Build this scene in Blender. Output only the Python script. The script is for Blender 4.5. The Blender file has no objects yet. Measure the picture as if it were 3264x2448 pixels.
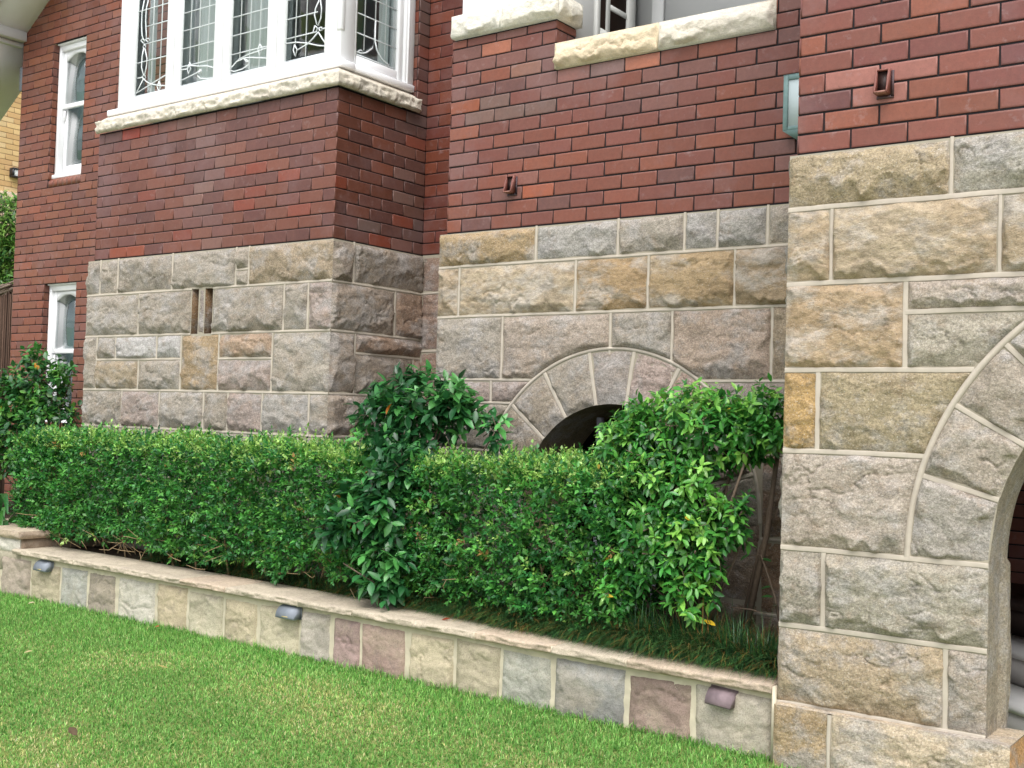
import bpy, math, random
import numpy as np
from mathutils import Matrix, Vector
R = math.radians
rng = np.random.default_rng(7)
random.seed(7)
scene = bpy.context.scene

# ------------------------------------------------------------------ camera, world, sun, exposure
cam_d = bpy.data.cameras.new("camera"); cam = bpy.data.objects.new("camera", cam_d)
scene.collection.objects.link(cam); scene.camera = cam
cam_d.sensor_width = 36.0; cam_d.lens = 36.0 * 3692.64 / 3264.0
cam_d.clip_start = 0.05; cam_d.clip_end = 500.0
right = Vector((0.80495804, 0.59254727, 0.0305006)); down = Vector((0.00692, 0.04202638, -0.99909254)); fwd = Vector((-0.59329139, 0.80443863, 0.02972905))
cam.matrix_world = Matrix(((right.x, -down.x, -fwd.x, 0.0), (right.y, -down.y, -fwd.y, 0.0), (right.z, -down.z, -fwd.z, 1.45), (0, 0, 0, 1)))

SUN_EL, SUN_AZ = R(58), R(150)          # azimuth measured from +Y clockwise
world = bpy.data.worlds.new("World"); scene.world = world; world.use_nodes = True
wn = world.node_tree.nodes; wl = world.node_tree.links
sky = wn.new("ShaderNodeTexSky"); sky.sky_type = 'NISHITA'; sky.sun_disc = False
sky.sun_elevation = SUN_EL; sky.sun_rotation = SUN_AZ; sky.dust_density = 3.0; sky.air_density = 1.0
hs = wn.new("ShaderNodeHueSaturation"); hs.inputs["Saturation"].default_value = 0.30      # overcast, almost neutral
wl.new(sky.outputs["Color"], hs.inputs["Color"])
wl.new(hs.outputs["Color"], wn["Background"].inputs["Color"]); wn["Background"].inputs["Strength"].default_value = 0.15
sun_d = bpy.data.lights.new("sun", 'SUN'); sun_d.energy = 1.1; sun_d.angle = R(55); sun_d.color = (1.0, 0.985, 0.96)
sun = bpy.data.objects.new("sun", sun_d); scene.collection.objects.link(sun)
sdir = Vector((math.sin(SUN_AZ) * math.cos(SUN_EL), math.cos(SUN_AZ) * math.cos(SUN_EL), math.sin(SUN_EL)))
sun.rotation_euler = sdir.to_track_quat('Z', 'Y').to_euler()
scene.view_settings.view_transform = 'Standard'; scene.view_settings.look = 'None'
scene.view_settings.gamma = 1.0; scene.view_settings.use_curve_mapping = False
scene.view_settings.exposure = 1.05

# ------------------------------------------------------------------ helpers
def S(r, g, b):                                             # sRGB 0-255 -> linear
    f = lambda c: (c / 255 / 12.92) if c / 255 <= 0.04045 else ((c / 255 + 0.055) / 1.055) ** 2.4
    return np.array([f(r), f(g), f(b)])

def hash2(ix, iy, seed):
    h = (ix.astype(np.int64) * 374761393 + iy.astype(np.int64) * 668265263 + int(seed) * 974634777) & 0x7fffffff
    h = ((h ^ (h >> 13)) * 1274126177) & 0x7fffffff
    return ((h ^ (h >> 16)) & 0xffff) / 65535.0
def vnoise(x, y, seed=0):
    x = np.asarray(x, float); y = np.asarray(y, float)
    ix = np.floor(x); iy = np.floor(y); fx = x - ix; fy = y - iy
    ux = fx * fx * fx * (fx * (fx * 6 - 15) + 10); uy = fy * fy * fy * (fy * (fy * 6 - 15) + 10)
    a = hash2(ix, iy, seed); b = hash2(ix + 1, iy, seed); c = hash2(ix, iy + 1, seed); d = hash2(ix + 1, iy + 1, seed)
    return (a + (b - a) * ux) * (1 - uy) + (c + (d - c) * ux) * uy
def fbm(x, y, seed=0, octv=4, gain=0.5):
    s = 0; a = 1; n = 0
    for i in range(octv):
        s = s + a * (vnoise(x * 2 ** i, y * 2 ** i, seed + 17 * i) * 2 - 1); n += a; a *= gain
    return s / n
def sstep(a, b, x):
    t = np.clip((x - a) / (b - a), 0, 1); return t * t * (3 - 2 * t)

class MB:
    """collects vertices, faces and vertex colours of ONE mesh object"""
    def __init__(s): s.v = []; s.c = []; s.t = []; s.q = []; s.ng = []; s.n = 0
    def add(s, v, quads=None, tris=None, col=(1, 1, 1), ngons=None):
        v = np.asarray(v, float).reshape(-1, 3); col = np.asarray(col, float)
        if col.ndim == 1: col = np.repeat(col[None, :], len(v), 0)
        s.v.append(v); s.c.append(col)
        if quads is not None and len(quads): s.q.append(np.asarray(quads, np.int64).reshape(-1, 4) + s.n)
        if tris is not None and len(tris): s.t.append(np.asarray(tris, np.int64).reshape(-1, 3) + s.n)
        if ngons:
            for g in ngons: s.ng.append([i + s.n for i in g])
        s.n += len(v)
    def box(s, a, b, col=(1, 1, 1), bev=0.0):
        x0, y0, z0 = np.minimum(a, b); x1, y1, z1 = np.maximum(a, b)
        if bev <= 0:
            v = [(x0, y0, z0), (x1, y0, z0), (x1, y1, z0), (x0, y1, z0), (x0, y0, z1), (x1, y0, z1), (x1, y1, z1), (x0, y1, z1)]
            s.add(v, [(0, 3, 2, 1), (4, 5, 6, 7), (0, 1, 5, 4), (1, 2, 6, 5), (2, 3, 7, 6), (3, 0, 4, 7)], col=col); return
        k = min(bev, (x1 - x0) / 2.01, (y1 - y0) / 2.01, (z1 - z0) / 2.01)
        v = []; idx = {}
        for i in (0, 1):
            for j in (0, 1):
                for l in (0, 1):
                    X = (x0, x1)[i]; Y = (y0, y1)[j]; Z = (z0, z1)[l]; sx = (k, -k)[i]; sy = (k, -k)[j]; sz = (k, -k)[l]
                    idx[i, j, l] = len(v)
                    v += [(X, Y + sy, Z + sz), (X + sx, Y, Z + sz), (X + sx, Y + sy, Z)]
        g = lambda i, j, l, a: idx[i, j, l] + a
        q = []; t = []
        for a in (0, 1):
            q.append([g(a, 0, 0, 0), g(a, 1, 0, 0), g(a, 1, 1, 0), g(a, 0, 1, 0)])
            q.append([g(0, a, 0, 1), g(1, a, 0, 1), g(1, a, 1, 1), g(0, a, 1, 1)])
            q.append([g(0, 0, a, 2), g(1, 0, a, 2), g(1, 1, a, 2), g(0, 1, a, 2)])
            for b in (0, 1):
                q.append([g(a, b, 0, 0), g(a, b, 1, 0), g(a, b, 1, 1), g(a, b, 0, 1)])
                q.append([g(a, 0, b, 0), g(a, 1, b, 0), g(a, 1, b, 2), g(a, 0, b, 2)])
                q.append([g(0, a, b, 1), g(1, a, b, 1), g(1, a, b, 2), g(0, a, b, 2)])
                for c in (0, 1): t.append([g(a, b, c, 0), g(a, b, c, 1), g(a, b, c, 2)])
        v = np.array(v); ctr = np.array([(x0 + x1) / 2, (y0 + y1) / 2, (z0 + z1) / 2])
        def fix(f):
            p = v[f]; n = np.cross(p[1] - p[0], p[2] - p[0])
            return f if n @ (p.mean(0) - ctr) > 0 else f[::-1]
        s.add(v, [fix(f) for f in q], [fix(f) for f in t], col=col)
    def tube(s, pts, r, col=(1, 1, 1), n=6, closed=False):
        pts = np.asarray(pts, float); m = len(pts)
        rad = np.broadcast_to(np.asarray(r, float), (m,))
        tan = np.gradient(pts, axis=0); tan /= np.linalg.norm(tan, axis=1)[:, None] + 1e-9
        up = np.array([0.13, 0.31, 0.94]); V = []
        for i in range(m):
            a = np.cross(tan[i], up); a /= np.linalg.norm(a) + 1e-9; b = np.cross(a, tan[i])
            for k in range(n):
                th = 2 * math.pi * k / n; V.append(pts[i] + rad[i] * (a * math.cos(th) + b * math.sin(th)))
        Q = [(i * n + k, i * n + (k + 1) % n, (i + 1) * n + (k + 1) % n, (i + 1) * n + k) for i in range(m - 1) for k in range(n)]
        s.add(V, Q, col=col, ngons=[list(range(n))[::-1], [(m - 1) * n + k for k in range(n)]])
    def prism(s, poly, axis, a, b, col=(1, 1, 1)):
        """extrude a closed 2-D polygon along an axis: axis 'x' poly=(y,z); 'y' poly=(x,z); 'z' poly=(x,y)"""
        P = {'x': lambda p, t: (t, p[0], p[1]), 'y': lambda p, t: (p[0], t, p[1]), 'z': lambda p, t: (p[0], p[1], t)}[axis]
        n = len(poly); V = [P(p, a) for p in poly] + [P(p, b) for p in poly]
        s.add(V, [(i, (i + 1) % n, n + (i + 1) % n, n + i) for i in range(n)], col=col, ngons=[list(range(n))[::-1], [n + i for i in range(n)]])
    def build(s, name, mat, parent=None, smooth=False):
        me = bpy.data.meshes.new(name)
        V = np.concatenate(s.v) if s.v else np.zeros((0, 3)); Cc = np.concatenate(s.c) if s.c else np.zeros((0, 3))
        q = np.concatenate(s.q) if s.q else np.zeros((0, 4), int); t = np.concatenate(s.t) if s.t else np.zeros((0, 3), int)
        ng = s.ng; ngl = [len(g) for g in ng]
        me.vertices.add(len(V)); me.vertices.foreach_set("co", V.astype(np.float32).ravel())
        loops = np.concatenate([q.ravel(), t.ravel(), np.array([i for g in ng for i in g], int)]).astype(np.int32)
        tot = np.concatenate([np.full(len(q), 4), np.full(len(t), 3), np.array(ngl, int)]).astype(np.int32)
        me.loops.add(len(loops)); me.loops.foreach_set("vertex_index", loops)
        me.polygons.add(len(tot)); me.polygons.foreach_set("loop_start", (np.cumsum(tot) - tot).astype(np.int32))
        me.polygons.foreach_set("loop_total", tot)
        if smooth: me.polygons.foreach_set("use_smooth", np.ones(len(tot), bool))
        me.update(calc_edges=True); me.validate()
        ca = me.attributes.new("Col", 'FLOAT_COLOR', 'POINT')
        ca.data.foreach_set("color", np.c_[Cc, np.ones(len(Cc))].astype(np.float32).ravel())
        me.materials.append(mat)
        o = bpy.data.objects.new(name, me); scene.collection.objects.link(o)
        if parent is not None:
            o.parent = parent
            L = Vector(parent.get("_at", (0, 0, 0))); o.location = -L
            o["_at"] = (0, 0, 0)
            if parent.get("_at") is not None and parent.type == 'MESH': o.location = (0, 0, 0)
        return o
def tag(o, label, cat, group=None, kind=None):
    if label: o["label"] = label
    if cat: o["category"] = cat
    if group: o["group"] = group
    if kind: o["kind"] = kind
    return o
def thing(name, loc, label, cat, group=None):
    o = bpy.data.objects.new(name, None); scene.collection.objects.link(o); o.location = loc; o["_at"] = tuple(loc)
    o.empty_display_size = 0.2
    return tag(o, label, cat, group)

# ------------------------------------------------------------------ materials
def newmat(name, rough=0.7, spec=0.4):
    m = bpy.data.materials.new(name); m.use_nodes = True
    b = m.node_tree.nodes["Principled BSDF"]; b.inputs["Roughness"].default_value = rough; b.inputs["Specular IOR Level"].default_value = spec
    return m, m.node_tree.nodes, m.node_tree.links, b
def nd(N, t, **kw):
    n = N.new(t)
    for k, v in kw.items():
        if hasattr(n, k): setattr(n, k, v)
        else: n.inputs[k].default_value = v
    return n
def plain(name, col, rough=0.6, spec=0.4, noise=0.08, nscale=30, bump=0.0, metal=0.0):
    m, N, L, b = newmat(name, rough, spec); b.inputs["Metallic"].default_value = metal
    tc = N.new("ShaderNodeTexCoord"); n = nd(N, "ShaderNodeTexNoise", Scale=nscale, Detail=5.0)
    L.new(tc.outputs["Object"], n.inputs["Vector"])
    mx = nd(N, "ShaderNodeMix", data_type='RGBA'); mx.inputs[6].default_value = (*(np.array(col) * (1 - noise)), 1); mx.inputs[7].default_value = (*np.clip(np.array(col) * (1 + noise), 0, 1), 1)
    L.new(n.outputs["Fac"], mx.inputs[0]); L.new(mx.outputs[2], b.inputs["Base Color"])
    if bump:
        bp = nd(N, "ShaderNodeBump", Strength=bump, Distance=0.004); L.new(n.outputs["Fac"], bp.inputs["Height"]); L.new(bp.outputs["Normal"], b.inputs["Normal"])
    return m
def ramp(N, L, src, a, b):
    r = N.new("ShaderNodeMapRange"); r.inputs[1].default_value = a; r.inputs[2].default_value = b; L.new(src, r.inputs[0]); return r.outputs[0]
def attr_mat(name, rough, spec, spots, bumps, stretch=(1, 1, 1)):
    """attribute colour modulated by noise: spots = [(scale, detail, lo, hi, colour, amount)], bumps = [(scale, strength, distance)]"""
    m, N, L, b = newmat(name, rough, spec)
    at = N.new("ShaderNodeAttribute"); at.attribute_name = "Col"; cur = at.outputs["Color"]
    tc = N.new("ShaderNodeTexCoord"); mp = N.new("ShaderNodeMapping"); mp.inputs["Scale"].default_value = stretch
    L.new(tc.outputs["Object"], mp.inputs["Vector"])
    for sc, det, lo, hi, col, amt in spots:
        n = nd(N, "ShaderNodeTexNoise", Scale=sc, Detail=det, Roughness=0.70); L.new(mp.outputs["Vector"], n.inputs["Vector"])
        f = ramp(N, L, n.outputs["Fac"], lo, hi)
        ml = nd(N, "ShaderNodeMath", operation='MULTIPLY'); ml.inputs[1].default_value = amt; L.new(f, ml.inputs[0])
        mx = nd(N, "ShaderNodeMix", data_type='RGBA'); L.new(ml.outputs[0], mx.inputs[0]); L.new(cur, mx.inputs[6])
        if callable(col):
            pass
        if len(col) == 1:                                       # multiply by a grey
            mu = nd(N, "ShaderNodeMix", data_type='RGBA', blend_type='MULTIPLY'); mu.inputs[0].default_value = 1.0
            L.new(cur, mu.inputs[6]); mu.inputs[7].default_value = (col[0], col[0], col[0], 1); L.new(mu.outputs[2], mx.inputs[7])
        else: mx.inputs[7].default_value = (*col, 1)
        cur = mx.outputs[2]
    L.new(cur, b.inputs["Base Color"]); nrm = None
    for sc, st, di in bumps:
        n = nd(N, "ShaderNodeTexNoise", Scale=sc, Detail=6.0, Roughness=0.65); L.new(mp.outputs["Vector"], n.inputs["Vector"])
        bp = nd(N, "ShaderNodeBump", Strength=st, Distance=di); L.new(n.outputs["Fac"], bp.inputs["Height"])
        if nrm: L.new(nrm, bp.inputs["Normal"])
        nrm = bp.outputs["Normal"]
    if nrm: L.new(nrm, b.inputs["Normal"])
    return m
M = {}
M['brick'] = attr_mat("brick", 0.55, 0.45, [(9, 5, .42, .72, (0.20, 0.085, 0.06), .35), (55, 4, .3, .75, (0.72,), .8), (170, 2, .62, .75, (0.05, 0.03, 0.025), .5), (1.6, 6, .50, .72, (0.20, 0.13, 0.13), .42), (14, 6, .60, .74, (0.34, 0.27, 0.27), .30)], [(120, .25, .002)])
M['brick_side'] = M['brick']
M['mortar_dark'] = plain("dark_brick_mortar", (0.022, 0.02, 0.022), 0.9, 0.2, 0.3, 60)
M['stone'] = attr_mat("sandstone", 0.9, 0.15, [(3.0, 9, .50, .62, (0.36, 0.265, 0.185), .2), (4.5, 9, .48, .60, (0.46, 0.435, 0.415), .60), (6.5, 9, .52, .66, (0.55,), .42), (12, 8, .54, .66, (0.30, 0.20, 0.11), .30), (26, 6, .40, .62, (0.72,), .6), (95, 3, .38, .62, (0.56,), .8), (210, 2, .52, .62, (0.55,), .6), (150, 2, .60, .72, (0.05, 0.045, 0.035), .55), (130, 2, .60, .72, (0.62, 0.59, 0.54), .6)], [(11, .5, .014), (70, .7, .007), (210, .5, .003)], (1, 1, 1.2))
M['stone_bedded'] = attr_mat("bedded_sandstone", 0.9, 0.15, [(2.6, 9, .48, .62, (0.33, 0.23, 0.13), .42), (3.6, 9, .48, .6, (0.46, 0.43, 0.39), .6), (6, 9, .51, .64, (0.48,), .55), (22, 7, .44, .62, (0.62,), .7), (190, 2, .5, .62, (0.55,), .6), (100, 2, .60, .74, (0.06, 0.05, 0.04), .5), (120, 2, .60, .74, (0.6, 0.56, 0.5), .5)], [(7, .5, .018), (60, .7, .007), (200, .5, .003)], (1, 1, 1.7))
M['pale'] = attr_mat("pale_sandstone", 0.9, 0.15, [(4, 9, .50, .64, (0.62, 0.52, 0.36), .22), (6, 9, .52, .66, (0.55,), .5), (22, 6, .42, .64, (0.74,), .6), (110, 3, .4, .64, (0.72,), .6), (140, 2, .62, .74, (0.12, 0.11, 0.07), .4)], [(16, .5, .012), (80, .6, .006)], (1, 1, 1.6))
M['facing'] = attr_mat("wall_facing_stone", 0.88, 0.15, [(5, 8, .48, .68, (0.66,), .5), (3, 6, .5, .66, (0.52, 0.44, 0.32), .35), (30, 6, .38, .64, (0.76,), .7), (9, 8, .55, .68, (0.16, 0.15, 0.14), .35), (190, 2, .5, .62, (0.6,), .6), (120, 3, .58, .72, (0.10, 0.09, 0.08), .45)], [(26, .6, .010), (120, .5, .004)])
M['cap'] = attr_mat("capping_stone", 0.88, 0.15, [(4, 8, .47, .68, (0.60,), .5), (6, 6, .52, .68, (0.38, 0.31, 0.27), .35), (45, 6, .38, .64, (0.68,), .75), (160, 2, .5, .62, (0.6,), .6)], [(30, .6, .012), (130, .4, .003)])
M['ribbon'] = plain("pale_pointing", S(184, 174, 160), 0.9, 0.2, 0.2, 18, 0.4)
M['bed'] = plain("mortar_bed", S(158, 150, 134), 0.92, 0.2, 0.15, 30, 0.4)
M['joint'] = plain("cream_wall_mortar", S(194, 184, 162), 0.92, 0.2, 0.3, 16, 0.6)
M['white'] = plain("white_paint", (0.88, 0.885, 0.89), 0.45, 0.5, 0.03, 12)
M['white_dull'] = plain("weathered_white_paint", (0.62, 0.63, 0.60), 0.6, 0.4, 0.06, 12)
M['soffit'] = plain("soffit_paint", (0.86, 0.84, 0.85), 0.7, 0.3, 0.05, 8)
M['lead'] = plain("lead_came", (0.66, 0.70, 0.70), 0.4, 0.6, 0.1, 40)
M['porch_grey'] = plain("porch_paint", (0.52, 0.53, 0.52), 0.65, 0.3, 0.06, 6)
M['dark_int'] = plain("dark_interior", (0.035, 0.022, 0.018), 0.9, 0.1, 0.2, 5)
M['room'] = plain("room_wall", (0.52, 0.54, 0.56), 0.9, 0.2, 0.05, 4)
M['curtain'] = plain("net_curtain", (0.72, 0.72, 0.69), 0.9, 0.1, 0.06, 20)
M['green_blind'] = plain("interior_blind", (0.22, 0.28, 0.28), 0.9, 0.1, 0.2, 3)
M['terracotta'] = plain("terracotta", (0.20, 0.085, 0.06), 0.6, 0.4, 0.3, 40, 0.3)
M['lamp_grey'] = plain("weathered_lamp_metal", (0.20, 0.22, 0.25), 0.6, 0.3, 0.25, 30, 0.2, 0.3)
M['lamp_plum'] = plain("tarnished_lamp_metal", (0.20, 0.15, 0.16), 0.65, 0.3, 0.35, 40, 0.25, 0.3)
M['gold'] = plain("gold_badge", (0.55, 0.42, 0.12), 0.4, 0.5, 0.05)
M['copper'] = plain("patina_copper", (0.17, 0.26, 0.25), 0.6, 0.4, 0.35, 30, 0.2, 0.2)
M['frosted'] = plain("frosted_glass", (0.55, 0.63, 0.64), 0.35, 0.5, 0.06, 14)
M['black'] = plain("black_metal", (0.012, 0.012, 0.016), 0.45, 0.5, 0.2)
M['slat'] = plain("purple_grey_timber", (0.30, 0.29, 0.36), 0.6, 0.3, 0.2, 20)
M['cream_brick'] = attr_mat("cream_brick", 0.8, 0.3, [(30, 4, .3, .7, (0.85,), .7)], [(100, .2, .002)])
M['cream_mortar'] = plain("cream_brick_mortar", S(150, 120, 90), 0.9, 0.2)
M['brush'] = attr_mat("brushwood", 0.9, 0.15, [(60, 4, .3, .7, (0.45,), .8)], [(120, .5, .01)], (1, 1, .08))
M['soil'] = plain("garden_soil", (0.035, 0.024, 0.017), 0.95, 0.1, 0.4, 40, 0.8)
M['bark'] = plain("bark", (0.15, 0.11, 0.08), 0.85, 0.2, 0.3, 60, 0.5)
M['twig'] = plain("dry_twig", (0.32, 0.23, 0.13), 0.85, 0.2, 0.3, 60, 0.3)
M['tile'] = plain("step_in_shade", (0.10, 0.075, 0.065), 0.6, 0.3, 0.1)  # shadow on the top step, put into its colour
M['tread'] = plain("white_step_nosing", (0.80, 0.79, 0.76), 0.6, 0.3, 0.06, 20)
M['riser'] = plain("grey_step", (0.58, 0.56, 0.53), 0.7, 0.3, 0.08, 20)

def leaf_mat(name, rough, spec, trans):
    m, N, L, b = newmat(name, rough, spec)
    at = N.new("ShaderNodeAttribute"); at.attribute_name = "Col"
    tc = N.new("ShaderNodeTexCoord"); n = nd(N, "ShaderNodeTexNoise", Scale=60.0, Detail=3.0); L.new(tc.outputs["Object"], n.inputs["Vector"])
    mu = nd(N, "ShaderNodeMix", data_type='RGBA', blend_type='MULTIPLY'); mu.inputs[0].default_value = 0.5
    L.new(at.outputs["Color"], mu.inputs[6]); L.new(n.outputs["Fac"], mu.inputs[7])
    L.new(mu.outputs[2], b.inputs["Base Color"])
    tr = N.new("ShaderNodeBsdfTranslucent"); L.new(at.outputs["Color"], tr.inputs["Color"])
    ms = N.new("ShaderNodeMixShader"); ms.inputs[0].default_value = trans
    L.new(b.outputs[0], ms.inputs[1]); L.new(tr.outputs[0], ms.inputs[2]); L.new(ms.outputs[0], N["Material Output"].inputs["Surface"])
    return m
M['leaf'] = leaf_mat("glossy_leaf", 0.30, 0.5, 0.22)
M['hedge'] = leaf_mat("hedge_leaf", 0.38, 0.45, 0.25)
M['grass'] = leaf_mat("grass_blade", 0.6, 0.25, 0.35)

def glass_mat(name, tint, refl):
    m = bpy.data.materials.new(name); m.use_nodes = True; N = m.node_tree.nodes; L = m.node_tree.links
    N.remove(N["Principled BSDF"]); t = N.new("ShaderNodeBsdfTransparent"); t.inputs[0].default_value = (*tint, 1)
    g = N.new("ShaderNodeBsdfGlossy"); g.inputs["Roughness"].default_value = 0.02
    fr = N.new("ShaderNodeFresnel"); fr.inputs[0].default_value = 1.5
    ml = nd(N, "ShaderNodeMath", operation='MULTIPLY'); ml.inputs[1].default_value = refl
    ge = N.new("ShaderNodeNewGeometry"); sb = nd(N, "ShaderNodeMath", operation='SUBTRACT'); sb.inputs[0].default_value = 1.0; L.new(ge.outputs["Backfacing"], sb.inputs[1])
    m2 = nd(N, "ShaderNodeMath", operation='MULTIPLY'); L.new(fr.outputs[0], m2.inputs[0]); L.new(sb.outputs[0], m2.inputs[1]); L.new(m2.outputs[0], ml.inputs[0])
    ms = N.new("ShaderNodeMixShader"); L.new(ml.outputs[0], ms.inputs[0]); L.new(t.outputs[0], ms.inputs[1]); L.new(g.outputs[0], ms.inputs[2])
    L.new(ms.outputs[0], N["Material Output"].inputs["Surface"]); return m
M['glass'] = glass_mat("window_glass", (0.84, 0.88, 0.88), 2.0)

# ------------------------------------------------------------------ masonry builders
def frame_front(y0): return (lambda u, v, h: np.stack([u, np.full_like(u, y0) - h, v], -1)), False
def frame_right(x0): return (lambda u, v, h: np.stack([np.full_like(u, x0) + h, u, v], -1)), False      # faces +x, u runs along y
def frame_left(x0): return (lambda u, v, h: np.stack([np.full_like(u, x0) - h, u, v], -1)), True
BK = np.array([.76, .72, .62])                                   # overall tone of the fired clay
CH = 0.0867; Z0 = 2.65; JT = 0.009
class Bricks:
    """brick faces of one wall, with a recessed dark mortar sheet"""
    def __init__(s): s.b = MB(); s.m = MB()
    def wall(s, fr, u0, u1, z0, z1, L, even_full, pal, openings=(), from_right=False, overrides=(), z_of=Z0, seed=1, jw=JT):
        f, flip = fr; r = np.random.default_rng(seed)
        k0 = int(math.floor((z0 - z_of) / CH + 1e-6)); k1 = int(math.ceil((z1 - z_of) / CH - 1e-6))
        for k in range(k0, k1):
            za = max(z_of + k * CH, z0) + (jw / 2); zb = min(z_of + (k + 1) * CH, z1) - (jw / 2)
            if zb - za < 0.012: continue
            full = (k % 2 == 0) == even_full
            js = [0.0, L if full else L / 2]
            while js[-1] < u1 - u0: js.append(js[-1] + L)
            js = np.array(js); us = (u1 - js)[::-1] if from_right else u0 + js
            for a, c in zip(us[:-1], us[1:]):
                a = max(a, u0); c = min(c, u1)
                segs = [(a, c)]
                for (oa, ob, oza, ozb) in openings:
                    if zb > oza + 0.02 and za < ozb - 0.02:
                        segs = [g for (p, q) in segs for g in ((p, min(q, oa)), (max(p, ob), q)) if g[1] - g[0] > 1e-4]
                for p, q in segs:
                    pa = p + (jw / 2 if p > u0 + 1e-6 else 0); qa = q - (jw / 2 if q < u1 - 1e-6 else 0)
                    if qa - pa < 0.02: continue
                    col = pal(r, (p + q) / 2, (za + zb) / 2)
                    for (ox, oz, oc) in overrides:
                        if pa - .005 <= ox <= qa + .005 and za - .004 <= oz <= zb + .004: col = np.array(oc)
                    s.brick(f, flip, pa, qa, za, zb, col, r)
    def brick(s, f, flip, a, c, z0, z1, col, r):
        j = r.normal(0, 0.0007, 4); e = 0.0014; ins = 0.009; out = r.normal(0, 0.0008)
        a += j[0]; c += j[1]; z0 += j[2] * .7; z1 += j[3] * .7
        U = []; W_ = []; H = []
        for d, h in ((0, -0.008), (0, -e + out), (e, out), (ins, out)):
            U += [a + d, c - d, c - d, a + d]; W_ += [z0 + d, z0 + d, z1 - d, z1 - d]; H += [h] * 4
        V = f(np.array(U), np.array(W_), np.array(H))
        col = col * BK; rim = col * 0.94 + np.array([0.26, 0.16, 0.16]) * 0.06; rim2 = col * 0.92 + np.array([0.34, 0.25, 0.25]) * (0.16 if r.random() < .25 else 0.05)
        C = np.concatenate([np.repeat([col * .7], 4, 0), np.repeat([rim], 4, 0), np.stack([rim, rim, rim2, rim2]), np.repeat([col], 4, 0)])
        Q = []
        for l in range(3):
            o = l * 4
            for i in range(4): Q.append((o + i, o + (i + 1) % 4, o + 4 + (i + 1) % 4, o + 4 + i))
        Q.append((12, 13, 14, 15))
        if flip: Q = [q[::-1] for q in Q]
        s.b.add(V, Q, col=C)
    def sheet(s, fr, u0, u1, z0, z1, openings=(), d=0.006):
        f, flip = fr
        if abs(z0 - Z0) < 1e-6: z0 -= .06
        us = sorted({u0, u1, *[min(max(o[i], u0), u1) for o in openings for i in (0, 1)]}); zs = sorted({z0, z1, *[min(max(o[i], z0), z1) for o in openings for i in (2, 3)]})
        for a, c in zip(us[:-1], us[1:]):
            for p, q in zip(zs[:-1], zs[1:]):
                if any(o[0] - 1e-6 <= a and c <= o[1] + 1e-6 and o[2] - 1e-6 <= p and q <= o[3] + 1e-6 for o in openings): continue
                V = f(np.array([a, c, c, a]), np.array([p, p, q, q]), np.full(4, -d)); Q = [(0, 1, 2, 3)]
                s.m.add(V, [Q[0][::-1]] if flip else Q)
def done(br, name, parent, mat='brick', mm='mortar_dark'):
    o = br.b.build(name, M[mat], parent); br.m.build("brick_joint", M[mm], o); return o

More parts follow.
